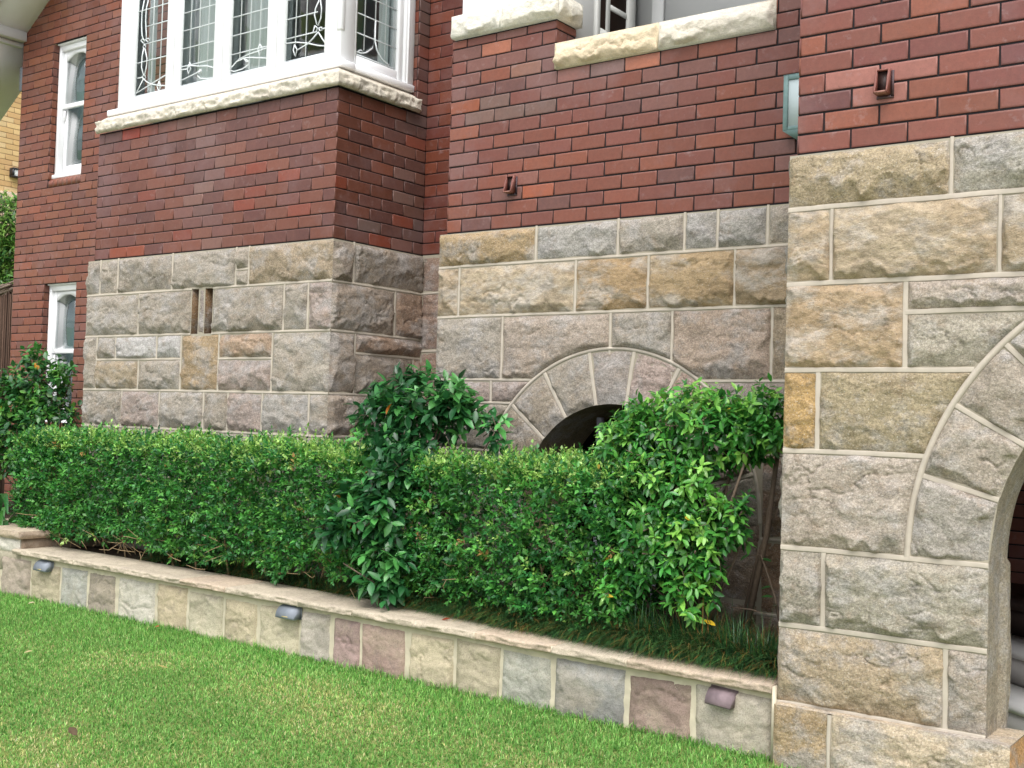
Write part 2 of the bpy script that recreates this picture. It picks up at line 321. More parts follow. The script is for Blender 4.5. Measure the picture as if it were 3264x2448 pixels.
def stone_grid(mb, mapf, lu, lv, col, seed, res, hmax=0.03, margin=0.006, edge0=(0, 0, 0, 0), mask=None, flip=False, top_w=0.05, bot_w=0.02, bed=0.006, rough=1.0, colvar=0.12):
    """one rock-faced block: local size lu x lv, mapf(u,v,h)->xyz; edge0 flags edges (left,right,bottom,top) that stay flush as an arris"""
    nu = max(4, int(lu / res) + 1); nv = max(4, int(lv / res) + 1); r = np.random.default_rng(seed)
    u, v = np.meshgrid(np.linspace(0, lu, nu), np.linspace(0, lv, nv))
    so = seed * 3.71
    wob = fbm(u * 14 + so, v * 14, seed, 3) * 0.005
    el, er, eb, et = u + wob, lu - u + wob, v + wob * .7, lv - v + wob
    def lip(e, along, base, amp, sd):                             # scalloped, sharp-lipped pitched edge
        w = base + amp * np.clip(np.abs(fbm(along * 4.2 + so, along * 0 + sd, seed + sd, 4)) * 1.9 + .25 * fbm(along * 17, along * 0 + sd, seed + sd + 40, 3), 0, 1.4)
        return np.clip(e / w, 0, 1) ** 1.25
    q = min(1.0, lv / .26) * rough
    env = np.minimum(np.minimum(lip(el, v, .010, .050 * q, 1), lip(er, v, .010, .050 * q, 2)), np.minimum(lip(eb, u, .012 + bot_w * .3, .095 * q, 3), lip(et, u, .010 + top_w * .25, .05 * q, 4)))
    if mask is not None: env = np.minimum(env, np.clip(mask(u, v) / .03, 0, 1))
    H = None; k = 0.04
    for i in range(int(4 + lu * 7)):
        cu = r.uniform(0, lu); cv = r.uniform(0, lv); th = r.uniform(0, 2 * math.pi); sl_ = r.uniform(.2, 1.9)
        p = r.uniform(.30, .9) + (math.cos(th) * (u - cu) / max(lu, .3) + math.sin(th) * (v - cv) / max(lv, .25)) * sl_
        H = p if H is None else -k * np.logaddexp(-H / k, -p / k)
    H = np.clip(H, -0.25, 1.0)
    low = 0.25 * (1 - v / lv)
    wx = u + .05 * fbm(u * 6, v * 6 + so, seed + 11, 3); wz = v + .05 * fbm(u * 6 + 9, v * 6 - so, seed + 12, 3)
    n1 = fbm(wx * 7 + so, wz * 13 - so, seed + 1, 5, .55); rid = np.abs(fbm(wx * 4.5 - so, wz * 9 + so, seed + 2, 4)); n2 = fbm(u * 55, v * 65 + so, seed + 3, 3)
    crack = np.exp(-(rid / .022) ** 2) * sstep(.0, .3, fbm(u * 3 + so, v * 3, seed + 15, 2))
    crack2 = np.exp(-(fbm(wx * 9 - so, wz * 22 + so, seed + 21, 4) / .03) ** 2) * sstep(.05, .4, fbm(u * 4 + so, v * 5, seed + 22, 2))
    h = env * hmax * (0.62 + .75 * H + low) + np.sqrt(env) * rough * (bed * 1.1 * n1 + .014 * rid - .010 * crack - .006 * crack2 + .0022 * n2)
    low_e = np.minimum(np.minimum(el + (9 if edge0[0] else 0), er + (9 if edge0[1] else 0)), np.minimum(eb + (9 if edge0[2] else 0), et + (9 if edge0[3] else 0)))
    h = h - margin * (1 - sstep(0, 0.014, low_e))
    if mask is not None: h = np.where(mask(u, v) < 0, h - 0.02 - 0.0 * u, h - margin * (1 - sstep(0, .012, mask(u, v))))
    V = mapf(u.ravel(), v.ravel(), h.ravel())
    cn = fbm(u * 3 + so, v * 6, seed + 9, 4)
    C = np.asarray(col)[None, :] * np.array([1.04, 1.035, 1.06]) * (1 + colvar * cn.ravel()[:, None])
    i = np.arange(nu * nv).reshape(nv, nu); Q = np.stack([i[:-1, :-1], i[:-1, 1:], i[1:, 1:], i[1:, :-1]], -1).reshape(-1, 4)
    if mask is not None:
        mk = mask(u, v).ravel(); Q = Q[mk[Q].max(1) > -0.03]
    if flip: Q = Q[:, ::-1]
    mb.add(V, Q, col=np.clip(C, 0, 1))
def rect_stone(mb, fr, u0, u1, z0, z1, col, seed, res, gap=0.0045, mask=None, edge0=(0, 0, 0, 0), **kw):
    f, flip = fr; a = u0 + (0 if edge0[0] else gap); c = u1 - (0 if edge0[1] else gap); b = z0 + gap; d = z1 - (0 if edge0[3] else gap)
    mk = None if mask is None else (lambda u, v: mask(a + u, b + v))
    stone_grid(mb, lambda u, v, h: f(a + u, b + v, h), c - a, d - b, col, seed, res, mask=mk, edge0=edge0, flip=flip, **kw)
def ring_stone(mb, y0, cx, cz, r0, r1, t0, t1, col, seed, res, gap=0.0055, **kw):
    rm = (r0 + r1) / 2; lu = (t1 - t0) * rm - 2 * gap; lv = r1 - r0 - gap
    def mp(u, v, h):
        rr = r0 + 0.001 + v; th = t1 - (gap + u) / rm                     # angle falls as u grows so that faces look outwards
        return np.stack([cx + rr * np.cos(th), np.full_like(u, y0) - h, cz + rr * np.sin(th)], -1)
    stone_grid(mb, mp, lu, lv, col, seed, res, **kw)
def ribbon(mb, fr, a, b, w=0.013, h=None, seed=0):
    """raised pointing along a straight joint between (u,v) points"""
    h = h or (.0032 if abs(a[0] - b[0]) < 1e-6 else .0044)
    f, flip = fr; a = np.array(a, float); b = np.array(b, float); d = b - a; L = np.linalg.norm(d); d /= L; n = np.array([-d[1], d[0]])
    m = max(2, int(L / 0.05) + 1); t = np.linspace(0, L, m); wob = fbm(t * 5 + seed, t * 0 + seed * 1.3, seed, 3) * 0.0022
    prof = [(-w / 2, -0.004), (-w / 2, h - .0005), (-w / 2 + .002, h), (w / 2 - .002, h), (w / 2, h - .0005), (w / 2, -0.004)]
    V = []
    for i in range(m):
        for (o, hh) in prof:
            p = a + d * t[i] + n * (o + wob[i]); V.append(f(np.array([p[0]]), np.array([p[1]]), np.array([hh]))[0])
    k = len(prof); Q = [(i * k + j, (i + 1) * k + j, (i + 1) * k + j + 1, i * k + j + 1) for i in range(m - 1) for j in range(k - 1)]
    if flip: Q = [q[::-1] for q in Q]
    mb.add(V, Q)
def arc_ribbon(mb, y0, cx, cz, r, t0, t1, w=0.02, h=0.005):
    n = int(abs(t1 - t0) * r / 0.03) + 2; prof = [(-w / 2, -0.004), (-w / 2, h), (w / 2, h), (w / 2, -0.004)]; V = []
    for th in np.linspace(t0, t1, n):
        for o, hh in prof: V.append((cx + (r + o) * math.cos(th), y0 - hh, cz + (r + o) * math.sin(th)))
    mb.add(V, [(i * 4 + j, i * 4 + j + 1, (i + 1) * 4 + j + 1, (i + 1) * 4 + j) for i in range(n - 1) for j in range(3)])
def stone_sheet(mb, fr, u0, u1, z0, z1, hole=None, d=0.0):
    f, flip = fr
    def quad(a, c, p0, p1, q):
        V = f(np.array([a, c, c, a]), np.array([p0, p1, q, q]), np.full(4, -d)); Q = [(0, 1, 2, 3)]; mb.add(V, [Q[0][::-1]] if flip else Q)
    if hole is None: quad(u0, u1, z0, z0, z1); return
    cx, cz, rr, zb = hole; xs = [u0] + [x for x in np.linspace(cx - rr, cx + rr, 61) if u0 < x < u1] + [u1]
    for a, c in zip(xs[:-1], xs[1:]):
        g = lambda x: cz + math.sqrt(max(rr * rr - (x - cx) ** 2, 0))
        mid = (a + c) / 2
        if abs(mid - cx) < rr:
            quad(a, c, g(a), g(c), z1)
            if zb is not None and zb > z0: quad(a, c, z0, z0, zb)
        else: quad(a, c, z0, z0, z1)

# ------------------------------------------------------------------ setting: ground
def lawn_z(x): return 0.004 * np.clip(-np.asarray(x) - 2.05, -1, 12)
def zc(x): return -0.0077 * (np.asarray(x) + 2.05)                   # the garden wall falls slightly to the right
mat_lawn, N_, L_, b_ = newmat("lawn_thatch", 0.95, 0.1)
tc_ = N_.new("ShaderNodeTexCoord"); n1_ = nd(N_, "ShaderNodeTexNoise", Scale=1.3, Detail=6.0); n2_ = nd(N_, "ShaderNodeTexNoise", Scale=90.0, Detail=3.0)
L_.new(tc_.outputs["Object"], n1_.inputs["Vector"]); L_.new(tc_.outputs["Object"], n2_.inputs["Vector"])
m1_ = nd(N_, "ShaderNodeMix", data_type='RGBA'); m1_.inputs[6].default_value = (0.07, 0.16, 0.03, 1); m1_.inputs[7].default_value = (0.24, 0.24, 0.09, 1)
L_.new(ramp(N_, L_, n2_.outputs["Fac"], .35, .65), m1_.inputs[0]); L_.new(m1_.outputs[2], b_.inputs["Base Color"])
g = MB(); xs = np.array([-300, -60, -20, -14] + list(np.linspace(-12, 2, 57)) + [4, 10, 60, 300]); ys = np.array([.2, .8, 1.5, 2, 3, 4, 4.83, 6, 12, 60, 300])
X, Y = np.meshgrid(xs, ys); i = np.arange(X.size).reshape(X.shape)
g.add(np.stack([X, Y, lawn_z(X) * (np.abs(X) < 14)], -1), np.stack([i[:-1, :-1], i[:-1, 1:], i[1:, 1:], i[1:, :-1]], -1))
tag(g.build("lawn", mat_lawn), "green lawn in front of the stone garden wall", "lawn", kind="structure")
g = MB(); xs = np.linspace(-12.5, -2.1, 140); ys = np.linspace(4.9, 6.9, 26); X, Y = np.meshgrid(xs, ys); i = np.arange(X.size).reshape(X.shape)
Z = 0.315 + zc(X) + 0.03 * fbm(X * 3, Y * 3, 4, 4) + 0.02 * fbm(X * 14, Y * 14, 5, 3) - 0.06 * sstep(5.16, 5.08, Y)
g.add(np.stack([X, Y, Z], -1), np.stack([i[:-1, :-1], i[:-1, 1:], i[1:, 1:], i[1:, :-1]], -1))
tag(g.build("garden_bed", M['soil'], smooth=True), "dark soil of the raised bed behind the garden wall", "garden bed", kind="structure")

g = MB(); g.add([(-300, -300, -.004), (300, -300, -.004), (300, .3, -.004), (-300, .3, -.004)], [(0, 1, 2, 3)])  # unseen ground behind the camera, added to neutralise the lawn's green bounce
tag(g.build("reflector", plain("bounce_grey", (0.42, 0.41, 0.39), 0.85, 0.2, 0.12, 3, 0.2)), "added unseen grey pavement in front of the lawn", "reflector", kind="structure")

# ------------------------------------------------------------------ the house
house = thing("brick_house", (-5.0, 6.5, 0.0), "dark red brick house on a rock-faced sandstone base with white leadlight bay window", "house")
mixc = lambda r, cs, w, sd=.12: np.array(cs[r.choice(len(cs), p=np.array(w) / sum(w))]) * np.exp(r.normal(0, sd))
B_BR = S(126, 74, 60); B_PU = S(114, 70, 66); B_RD = S(140, 70, 54); B_OR = S(150, 84, 58); B_GY = S(126, 100, 96); B_SAL = S(186, 118, 96); B_PK = S(160, 106, 98)
def pal_bay(r, u, z):
    t = np.clip((z - 2.7) / 1.0, 0, 1); c = mixc(r, [B_BR, B_PU, B_RD, S(104, 64, 60)], [1.5 - .9 * t, .25 + 1.0 * t, .22, .12 + .4 * t], .09)
    k = .30 * math.exp(-((u + 7.05 + .15 * math.sin(z * 9)) / .16) ** 2) * r.uniform(.3, 1.2) + .10 * t * r.random()      # salt bloom below the sill
    return c * (1 - k) + np.array([.36, .31, .33]) * k
def pal_side(r, u, z):
    k = .42 * math.exp(-((u - 6.36 + .04 * math.sin(z * 8)) / .13) ** 2) * r.uniform(.1, 1.1)
    return np.array([.36, .36, .38]) * k + (1 - k) * mixc(r, [S(118, 70, 56), S(104, 68, 64), S(138, 66, 46), S(112, 94, 92)], [1, .7, .25, .10 if u < 6.2 else .35], .13)
def pal_left(r, u, z): return mixc(r, [S(140, 86, 64), S(134, 78, 62), S(146, 84, 62), S(124, 78, 68)], [1, .8, .5, .3], .09)
def pal_mid(r, u, z):
    t = np.clip((z - 3.15) / 0.5, 0, 1); c = mixc(r, [S(138, 80, 66), S(132, 78, 70), S(132, 90, 86), S(144, 84, 66), S(116, 78, 76)], [1 - .6 * t, .7 + .2 * t, .06 + .8 * t, .3, .1], .06); return c
def pal_pier(r, u, z): return mixc(r, [S(140, 82, 72), S(132, 76, 72), S(150, 88, 70), S(124, 76, 78)], [1, .8, .5, .35], .08)
Lb = 0.2335

# --- left wing
YL = 6.98; W1 = (-11.425, -10.833, 3.845, 5.3377); W2 = (-11.425, -10.833, 1.263, 2.7367)
sillcut = (-11.425, -10.833, 3.777, 5.3377)
br = Bricks()
br.wall(frame_front(YL), -12.03, -8.3, 0.25, 5.85, 0.2345, True, pal_left, openings=[sillcut, W2], seed=11)
br.sheet(frame_front(YL), -12.03, -8.3, 0.2, 5.85, openings=[sillcut, W2])
for (a, c, zl, zh) in (W1, W2):                                   # brick reveals of the two window openings
    br.wall(frame_right(a), YL + .001, YL + 0.11, zl if zl > 3 else 1.25, zh, 0.115, True, pal_left, seed=12); br.sheet(frame_right(a), YL, YL + .11, zl, zh)
    br.wall(frame_left(c), YL + .001, YL + 0.11, zl, zh, 0.115, True, pal_left, seed=13); br.sheet(frame_left(c), YL, YL + .11, zl, zh)
    br.m.box((a, YL + .004, zh), (c, YL + .11, zh + .01)); br.m.box((a, YL, zl - .01), (c, YL + .11, zl - .002))
# gable part above, cut along the rake
for k in range(int((5.85 - Z0) / CH), 60):
    za = Z0 + k * CH
    xr = -11.553 + (za + CH - 5.84) / 0.697
    if za < 5.84 or xr > -8.4: continue
    br.wall(frame_front(YL), xr, -8.3, za, za + CH, 0.2345, k % 2 == 0, pal_left, seed=40 + k)
br.m.prism([(-12.03, 5.85), (-8.3, 5.85), (-8.3, 8.12), (-11.55, 5.855)], 'y', YL + .006, YL + .3)
br.wall(frame_left(-12.03), YL, 9.0, 0.25, 5.5, 0.2345, False, pal_left, seed=14); br.sheet(frame_left(-12.03), YL, 9.0, 0.2, 5.5)
left_wall = done(br, "side_wing_wall", house); left_wall["label"] = "brown brick wall of the set-back wing with two narrow sash windows"
# sloping rowlock sill bricks under the upper window
mb = MB(); w = (10.833 - 11.425) / -1; n = 7
for i in range(n):
    a = -11.425 + .592 * i / n + .004; c = -11.425 + .592 * (i + 1) / n - .004; col = pal_left(rng, 0, 0) * .95
    mb.prism([(YL - .003, 3.778), (YL - .005, 3.842), (YL + .09, 3.918), (YL + .09, 3.80)], 'x', a, c, col)
mb.build("brick_sill", M['brick'], house)

def sash_window(x0, x1, z0, zm, z1, y):
    """double-hung sash with an arched head to the upper sash; returns the frame part"""
    fr = MB(); W = M['white']
    fr.box((x0, y, z0), (x0 + .040, y + .10, z1), bev=.004); fr.box((x1 - .040, y, z0), (x1, y + .10, z1), bev=.004)
    fr.box((x0 + .040, y + .002, z1 - .07), (x1 - .040, y + .10, z1), bev=.004)
    fr.box((x0 + .02, y - .035, z1 - .012), (x1, y - .001, z1 + .012), bev=.003)
    fr.box((x0 - .03, y - .03, z0 - .045), (x1, y + .10, z0), bev=.006)
    f = fr.build("sash_window", W, house)
    # upper sash with the curved head
    us = MB(); a, c = x0 + .042, x1 - .042; yb = y + .035
    us.box((a, yb, zm), (a + .046, yb + .03, z1 - .072), bev=.003); us.box((c - .046, yb, zm), (c, yb + .03, z1 - .072), bev=.003)
    us.box((a + .046, yb + .001, zm - .002), (c - .046, yb + .032, zm + .045), bev=.003)
    pts = []; xa, xb = a + .0465, c - .0465; zt = z1 - .074
    for t in np.linspace(0, 1, 17):
        pts.append((xa + (xb - xa) * t, zt - .105 + .070 * math.sin(math.pi * t)))
    us.prism([(xb, zt), (xa, zt)] + pts, 'y', yb + .001, yb + .029)
    us.build("upper_sash", W, f)
    ls = MB(); yl = y + .068
    ls.box((a, yl, z0 + .001), (a + .050, yl + .03, zm - .003), bev=.003); ls.box((c - .050, yl, z0 + .001), (c, yl + .03, zm - .003), bev=.003)
    ls.box((a + .050, yl + .001, z0 + .002), (c - .050, yl + .029, z0 + .105), bev=.003)
    ls.tube([(a + .03, yl - .012, zm - .02), (a + .035, yl - .02, zm - .07), (a + .02, yl - .01, zm - .11), (a + .012, yl - .006, zm - .14)], [.016, .014, .011, .005])
    ls.build("lower_sash", W, f)
    gp = MB(); gp.box((a + .06, yb + .013, zm + .04), (c - .06, yb + .017, z1 - .09)); gp.build("pane", M['glass'], f)
    gp = MB(); gp.box((a + .064, yl + .013, z0 + .10), (c - .064, yl + .017, zm)); gp.build("pane", M['glass'], f)
    bl = MB(); bl.box((x0 - .1, y + .6, z0 - .2), (x1 + .3, y + .62, z1 + .2)); bl.box((x0 - .07, y + .125, z0 - .1), (x1 + .28, y + .13, z1 + .06)); bl.box((x0 - .1, y + .12, z0 - .2), (x0 - .08, y + .6, z1 + .2)); bl.box((x0 - .08, y + .12, z1 + .1), (x1 + .3, y + .6, z1 + .12)); bl.box((x1 + .3, y + .12, z0 - .2), (x1 + .32, y + .6, z1 + .2)); bl.box((x0 - .08, y + .12, z0 - .2), (x1 + .3, y + .6, z0 - .18))
    bl.build("room", M['green_blind'], f)
    return f
s1 = sash_window(-11.425, -10.833, 3.922, 4.645, 5.337, 7.045); s1["label"] = "upper narrow white sash window with arched head"
s2 = sash_window(-11.425, -10.833, 1.28, 2.0, 2.736, 7.045); s2["label"] = "lower narrow white sash window behind the leafy shrub"

# eaves of the gable at the top left
ev = MB(); rk = np.array([0.407, 0, 0.2838]); rk /= np.linalg.norm(rk); A0 = np.array([-11.553, 6.98, 5.844]); ov = 0.47
pA = A0 - rk * 0.50; pB = A0 + rk * 4.2; up = np.array([-rk[2], 0, rk[0]]) * .02
def slab(p, q, y0, y1, th):
    u = np.array([-rk[2], 0, rk[0]]) * th; V = []
    for P in (p, q):
        for yy in (y0, y1):
            for k in (0, 1): V.append(np.array([P[0], yy, P[2]]) + u * k)
    return V, [(0, 2, 6, 4), (1, 5, 7, 3), (0, 4, 5, 1), (2, 3, 7, 6), (0, 1, 3, 2), (4, 6, 7, 5)]
V, Q = slab(pA, pB, YL - ov, YL + .3, .03); ev.add(V, Q)
soff = ev.build("eave_soffit", M['soffit'], house)
ev = MB(); V, Q = slab(pA - rk * .6, pB, YL - ov - .045, YL - ov - .012, .20); V = [v + np.array([0, 0, -.05]) for v in V]; ev.add(V, Q); ev.build("barge_board", M['white'], house)
ev = MB(); V, Q = slab(pA - rk * .8, pB + rk * .2, YL - ov - .10, YL + .4, .06); V = [v + up * 2.6 for v in V]; ev.add(V, Q); ev.build("roof_edge", M['black'], house)
ev = MB(); ev.box((-12.10, YL - ov - .40, 5.452), (-11.958, YL - .004, 5.558), bev=.004); ev.box((-12.10, YL - ov - .40, 5.40), (-12.045, YL - .004, 5.447), bev=.004)
ev.build("eave_beam", M['white_dull'], house)
ev = MB(); V, Q = slab(A0 - rk * 1.9, A0 - rk * .66, YL - ov - .3, YL + .35, .03); ev.add(V, Q); ev.box((-12.46, YL + .36, 5.10), (-12.04, YL + .39, 5.36))
ev.build("lower_eave_soffit", M['soffit'], house)
ev = MB(); ev.box((-12.40, YL + .30, 5.11), (-12.06, YL + .355, 5.215)); ev.build("black_eave_strip", M['black'], house); ev = MB(); ev.box((-12.13, YL + .02, 4.93), (-12.045, YL + .12, 5.20), bev=.01); ev.build("downpipe", M['lamp_grey'], house)  # black strip just below the lower eave soffit, then the grey downpipe

# --- bay: brickwork
XB, YB = -5.695, 5.61; XBL = -8.46
br = Bricks()
br.wall(frame_front(YB), XBL, XB, Z0, 3.695, Lb, True, pal_bay, from_right=True, seed=21, jw=.007, overrides=[(-7.93, 3.65, S(160, 66, 48)), (-8.03, 2.70, S(150, 74, 48))])
br.sheet(frame_front(YB), XBL, XB, Z0, 3.70)
br.wall(frame_right(XB), YB, 6.54, Z0, 3.695, .2345, False, pal_side, seed=22, jw=.007)
br.wall(frame_right(XB), 6.425, 6.54, 3.695, 6.2, .2345, False, pal_side, seed=23, jw=.007)
br.wall(frame_front(6.428), -5.80, XB, 3.695, 6.2, .2345, True, pal_side, seed=26, jw=.007); br.sheet(frame_front(6.428), -5.85, XB, 3.695, 6.2); br.sheet(frame_right(XB), YB, 6.56, Z0, 3.70); br.sheet(frame_right(XB), 6.42, 6.56, 3.70, 6.2)
br.wall(frame_left(XBL), YB, YL, Z0, 3.695, .2345, False, pal_bay, seed=24); br.sheet(frame_left(XBL), YB, YL, Z0, 3.70)
br.wall(frame_front(6.54), XB, -4.70, Z0, 6.2, .2345, True, lambda r, u, z: mixc(r, [S(122, 62, 46), S(112, 56, 48), S(132, 68, 46)], [1, .7, .5], .1), seed=25, jw=.007, from_right=False)
br.sheet(frame_front(6.54), XB - .02, -4.70, Z0, 6.2)
o = done(br, "bay_brickwork", house); o["label"] = "dark purplish red brickwork of the projecting bay"

# --- bay: stone base
fB = frame_front(5.60); fS = frame_right(-5.68); zr = [2.645, 2.355, 2.015, 1.583, 1.288, 0.92, 0.55, 0.2]
G1 = S(170, 161, 146); G2 = S(160, 151, 136); G3 = S(176, 171, 161); T1 = S(170, 155, 130); T2 = S(164, 148, 124); P1 = S(168, 153, 142); O1 = S(172, 150, 118)
st = MB(); rb = MB(); rs = .0085
def course(frame, xs, za, zb, cols, seed, res=rs, mask=None, corner=(0, 0), top=0, stones=st, **kw):
    for i, (a, c) in enumerate(zip(xs[:-1], xs[1:])):
        if cols[i] is None: continue
        e = (corner[0] if i == 0 else 0, corner[1] if i == len(xs) - 2 else 0, 0, 0)
        rect_stone(stones, frame, a, c, za, zb, cols[i], seed + i, res, mask=mask, edge0=e, **kw)
    for x in xs[1:-1]: ribbon(rbcur[0], frame, (x, za), (x, zb), seed=seed)
rbcur = [rb]; xl, xr_ = -8.525, -5.68
course(fB, [xl, -8.35, -8.112, -7.415, -6.675, -6.535, xr_], zr[1], zr[0], [G2, G1, G2, G1, None, T2 * 1.05], 100, corner=(1, 1))
rect_stone(st, fB, -6.675, -6.535, 2.478, zr[0], G1, 120, rs); rect_stone(st, fB, -6.675, -6.535, zr[1], 2.478, G1, 121, rs); ribbon(rb, fB, (-6.675, 2.478), (-6.535, 2.478))
course(fB, [xl, -7.818, -7.166], zr[2], zr[1], [G1, G2], 130, corner=(1, 0)); course(fB, [-6.925, -6.15, -5.908, xr_], zr[2], zr[1], [G2, G1, P1], 140, corner=(0, 1))
rect_stone(st, fB, -7.088, -7.012, zr[2] - .002, zr[1] + .002, S(160, 148, 138), 150, rs, hmax=.004)
# course three: mixed heights
zs = 1.826
for a, c, q, p, col, sd in [(xl, -8.357, zr[3], zr[2], G1, 160), (-8.357, -8.103, zs, zr[2], G2, 161), (-8.103, -7.574, zs, zr[2], S(196, 192, 186), 162), (-7.574, -7.273, zs, zr[2], S(188, 184, 178), 163), (-8.357, -7.796, zr[3], zs, T1 * .95, 164), (-7.796, -7.273, zr[3], zs, G1, 165), (-7.273, -6.833, zr[3], zr[2], O1 * .95, 166), (-6.833, -6.254, zs, zr[2], S(180, 156, 132), 167), (-6.833, -6.254, zr[3], zs, P1, 168), (-6.254, xr_, zr[3], zr[2], G1, 169)]:
    rect_stone(st, fB, a, c, q, p, col, sd, rs, edge0=(1 if a == xl else 0, 1 if c == xr_ else 0, 0, 0), hmax=.022 if sd in (166, 169) else .03)
for a, b in [((-8.357, zr[3]), (-8.357, zr[2])), ((-8.103, zs), (-8.103, zr[2])), ((-7.574, zs), (-7.574, zr[2])), ((-7.796, zr[3]), (-7.796, zs)), ((-7.273, zr[3]), (-7.273, zr[2])), ((-6.833, zr[3]), (-6.833, zr[2])), ((-6.254, zr[3]), (-6.254, zr[2])), ((-8.357, zs), (-7.273, zs)), ((-6.833, zs), (-6.254, zs))]: ribbon(rb, fB, a, b)
course(fB, [xl, -7.996, -7.514, -6.987, -6.71, -6.339, -5.863, xr_], zr[4], zr[3], [G2, P1 * .97, G1 * .97, G2, P1, G3 * .9, G2], 180, corner=(1, 1))
course(fB, [xl, -7.9, -6.847, xr_], zr[5], zr[4], [P1, S(176, 166, 152), S(178, 168, 154)], 190, corner=(1, 1), hmax=.012)
course(fB, [xl, -7.6, -6.6, xr_], zr[6], zr[5], [G1, G2, G1], 195, corner=(1, 1)); course(fB, [xl, -8.0, -7.0, xr_], zr[7], zr[6], [G1, G2, G1], 198, corner=(1, 1))
for z in zr[1:-1]:
    if z == zr[1] or z == zr[2]:
        ribbon(rb, fB, (xl, z), (-7.166, z)); ribbon(rb, fB, (-6.925, z), (xr_, z))
    else: ribbon(rb, fB, (xl, z), (xr_, z))
# side face
D1 = S(162, 148, 132); D2 = S(152, 140, 125); D3 = S(158, 134, 114)
course(fS, [5.60, 5.805, 6.56], zr[1], zr[0], [D2, D2], 200, corner=(1, 0)); course(fS, [5.60, 6.243, 6.56], zr[2], zr[1], [D1 * .95, D3], 204, corner=(1, 0))
course(fS, [5.60, 5.843, 6.56], zr[3], zr[2], [D1, None], 208, corner=(1, 0)); rect_stone(st, fS, 5.843, 6.56, 1.872, zr[2], D3 * 1.05, 211, rs); rect_stone(st, fS, 5.843, 6.46, zr[3], 1.872, D2, 212, rs); rect_stone(st, fS, 6.46, 6.56, zr[3], 1.872, D3, 213, rs)
ribbon(rb, fS, (5.843, 1.872), (6.56, 1.872)); ribbon(rb, fS, (6.46, zr[3]), (6.46, 1.872))
course(fS, [5.60, 6.2, 6.56], zr[4], zr[3], [D1, D2], 216, corner=(1, 0)); course(fS, [5.60, 6.56], zr[5], zr[4], [G2], 218, corner=(1, 0)); course(fS, [5.60, 6.56], zr[6], zr[5], [G2], 219, corner=(1, 0)); course(fS, [5.60, 6.56], zr[7], zr[6], [G2], 220, corner=(1, 0))
for z in zr[1:-1]: ribbon(rb, fS, (5.60, z), (6.56, z))
# recess wall base
fR = frame_front(6.53); R1 = S(158, 134, 118)
for za, zb, xs, sd in [(2.36, 2.64, [-5.68, -5.08, -4.7], 230), (1.93, 2.36, [-5.68, -4.7], 233), (1.62, 1.93, [-5.68, -5.1, -4.7], 236), (1.1, 1.62, [-5.68, -4.7], 239), (.3, 1.1, [-5.68, -4.7], 241)]:
    course(fR, xs, za, zb, [R1, R1 * .9][:len(xs) - 1], sd, hmax=.012); ribbon(rb, fR, (-5.68, za), (-4.7, za))
o = st.build("bay_stone_base", M['stone'], house, smooth=True); o["label"] = "grey rock-faced sandstone base of the bay with two vent slots"
rb.build("pointing", M['ribbon'], o)
sh = MB(); slots = [(-7.166, -7.088), (-7.012, -6.925)]
stone_sheet(sh, fB, xl, xr_, 0.15, zr[2]); stone_sheet(sh, fB, xl, xr_, zr[1], zr[0] - .004); stone_sheet(sh, fB, xl, -7.166, zr[2], zr[1]); stone_sheet(sh, fB, -7.088, -7.012, zr[2], zr[1]); stone_sheet(sh, fB, -6.925, xr_, zr[2], zr[1])
stone_sheet(sh, fS, 5.60, 6.56, .15, zr[0] - .004); stone_sheet(sh, frame_left(xl), 5.60, YL, .15, zr[0] - .004); stone_sheet(sh, fR, -5.68, -4.7, .15, 2.645)
sh.add([(xl, 5.60, 2.641), (xr_, 5.60, 2.641), (xr_, 6.6, 2.641), (xl, 6.6, 2.641)], [(0, 1, 2, 3)])
sh.build("mortar_bed", M['bed'], o)
sl = MB()
for a, c in slots:
    sl.box((a - .001, 5.601, zr[2] - .03), (a - .012, 5.75, zr[1] + .03), col=S(132, 104, 76)); sl.box((c + .001, 5.601, zr[2] - .03), (c + .012, 5.75, zr[1] + .03), col=S(150, 128, 104))
    sl.box((a, 5.602, zr[2] - .012), (c, 5.75, zr[2]), col=S(150, 128, 104)); sl.box((a, 5.602, zr[1]), (c, 5.75, zr[1] + .012), col=S(150, 128, 104)); sl.box((a, 5.75, zr[2]), (c, 5.76, zr[1]), col=(.01, .01, .01))
sl.build("vent_slot", M['stone'], o)

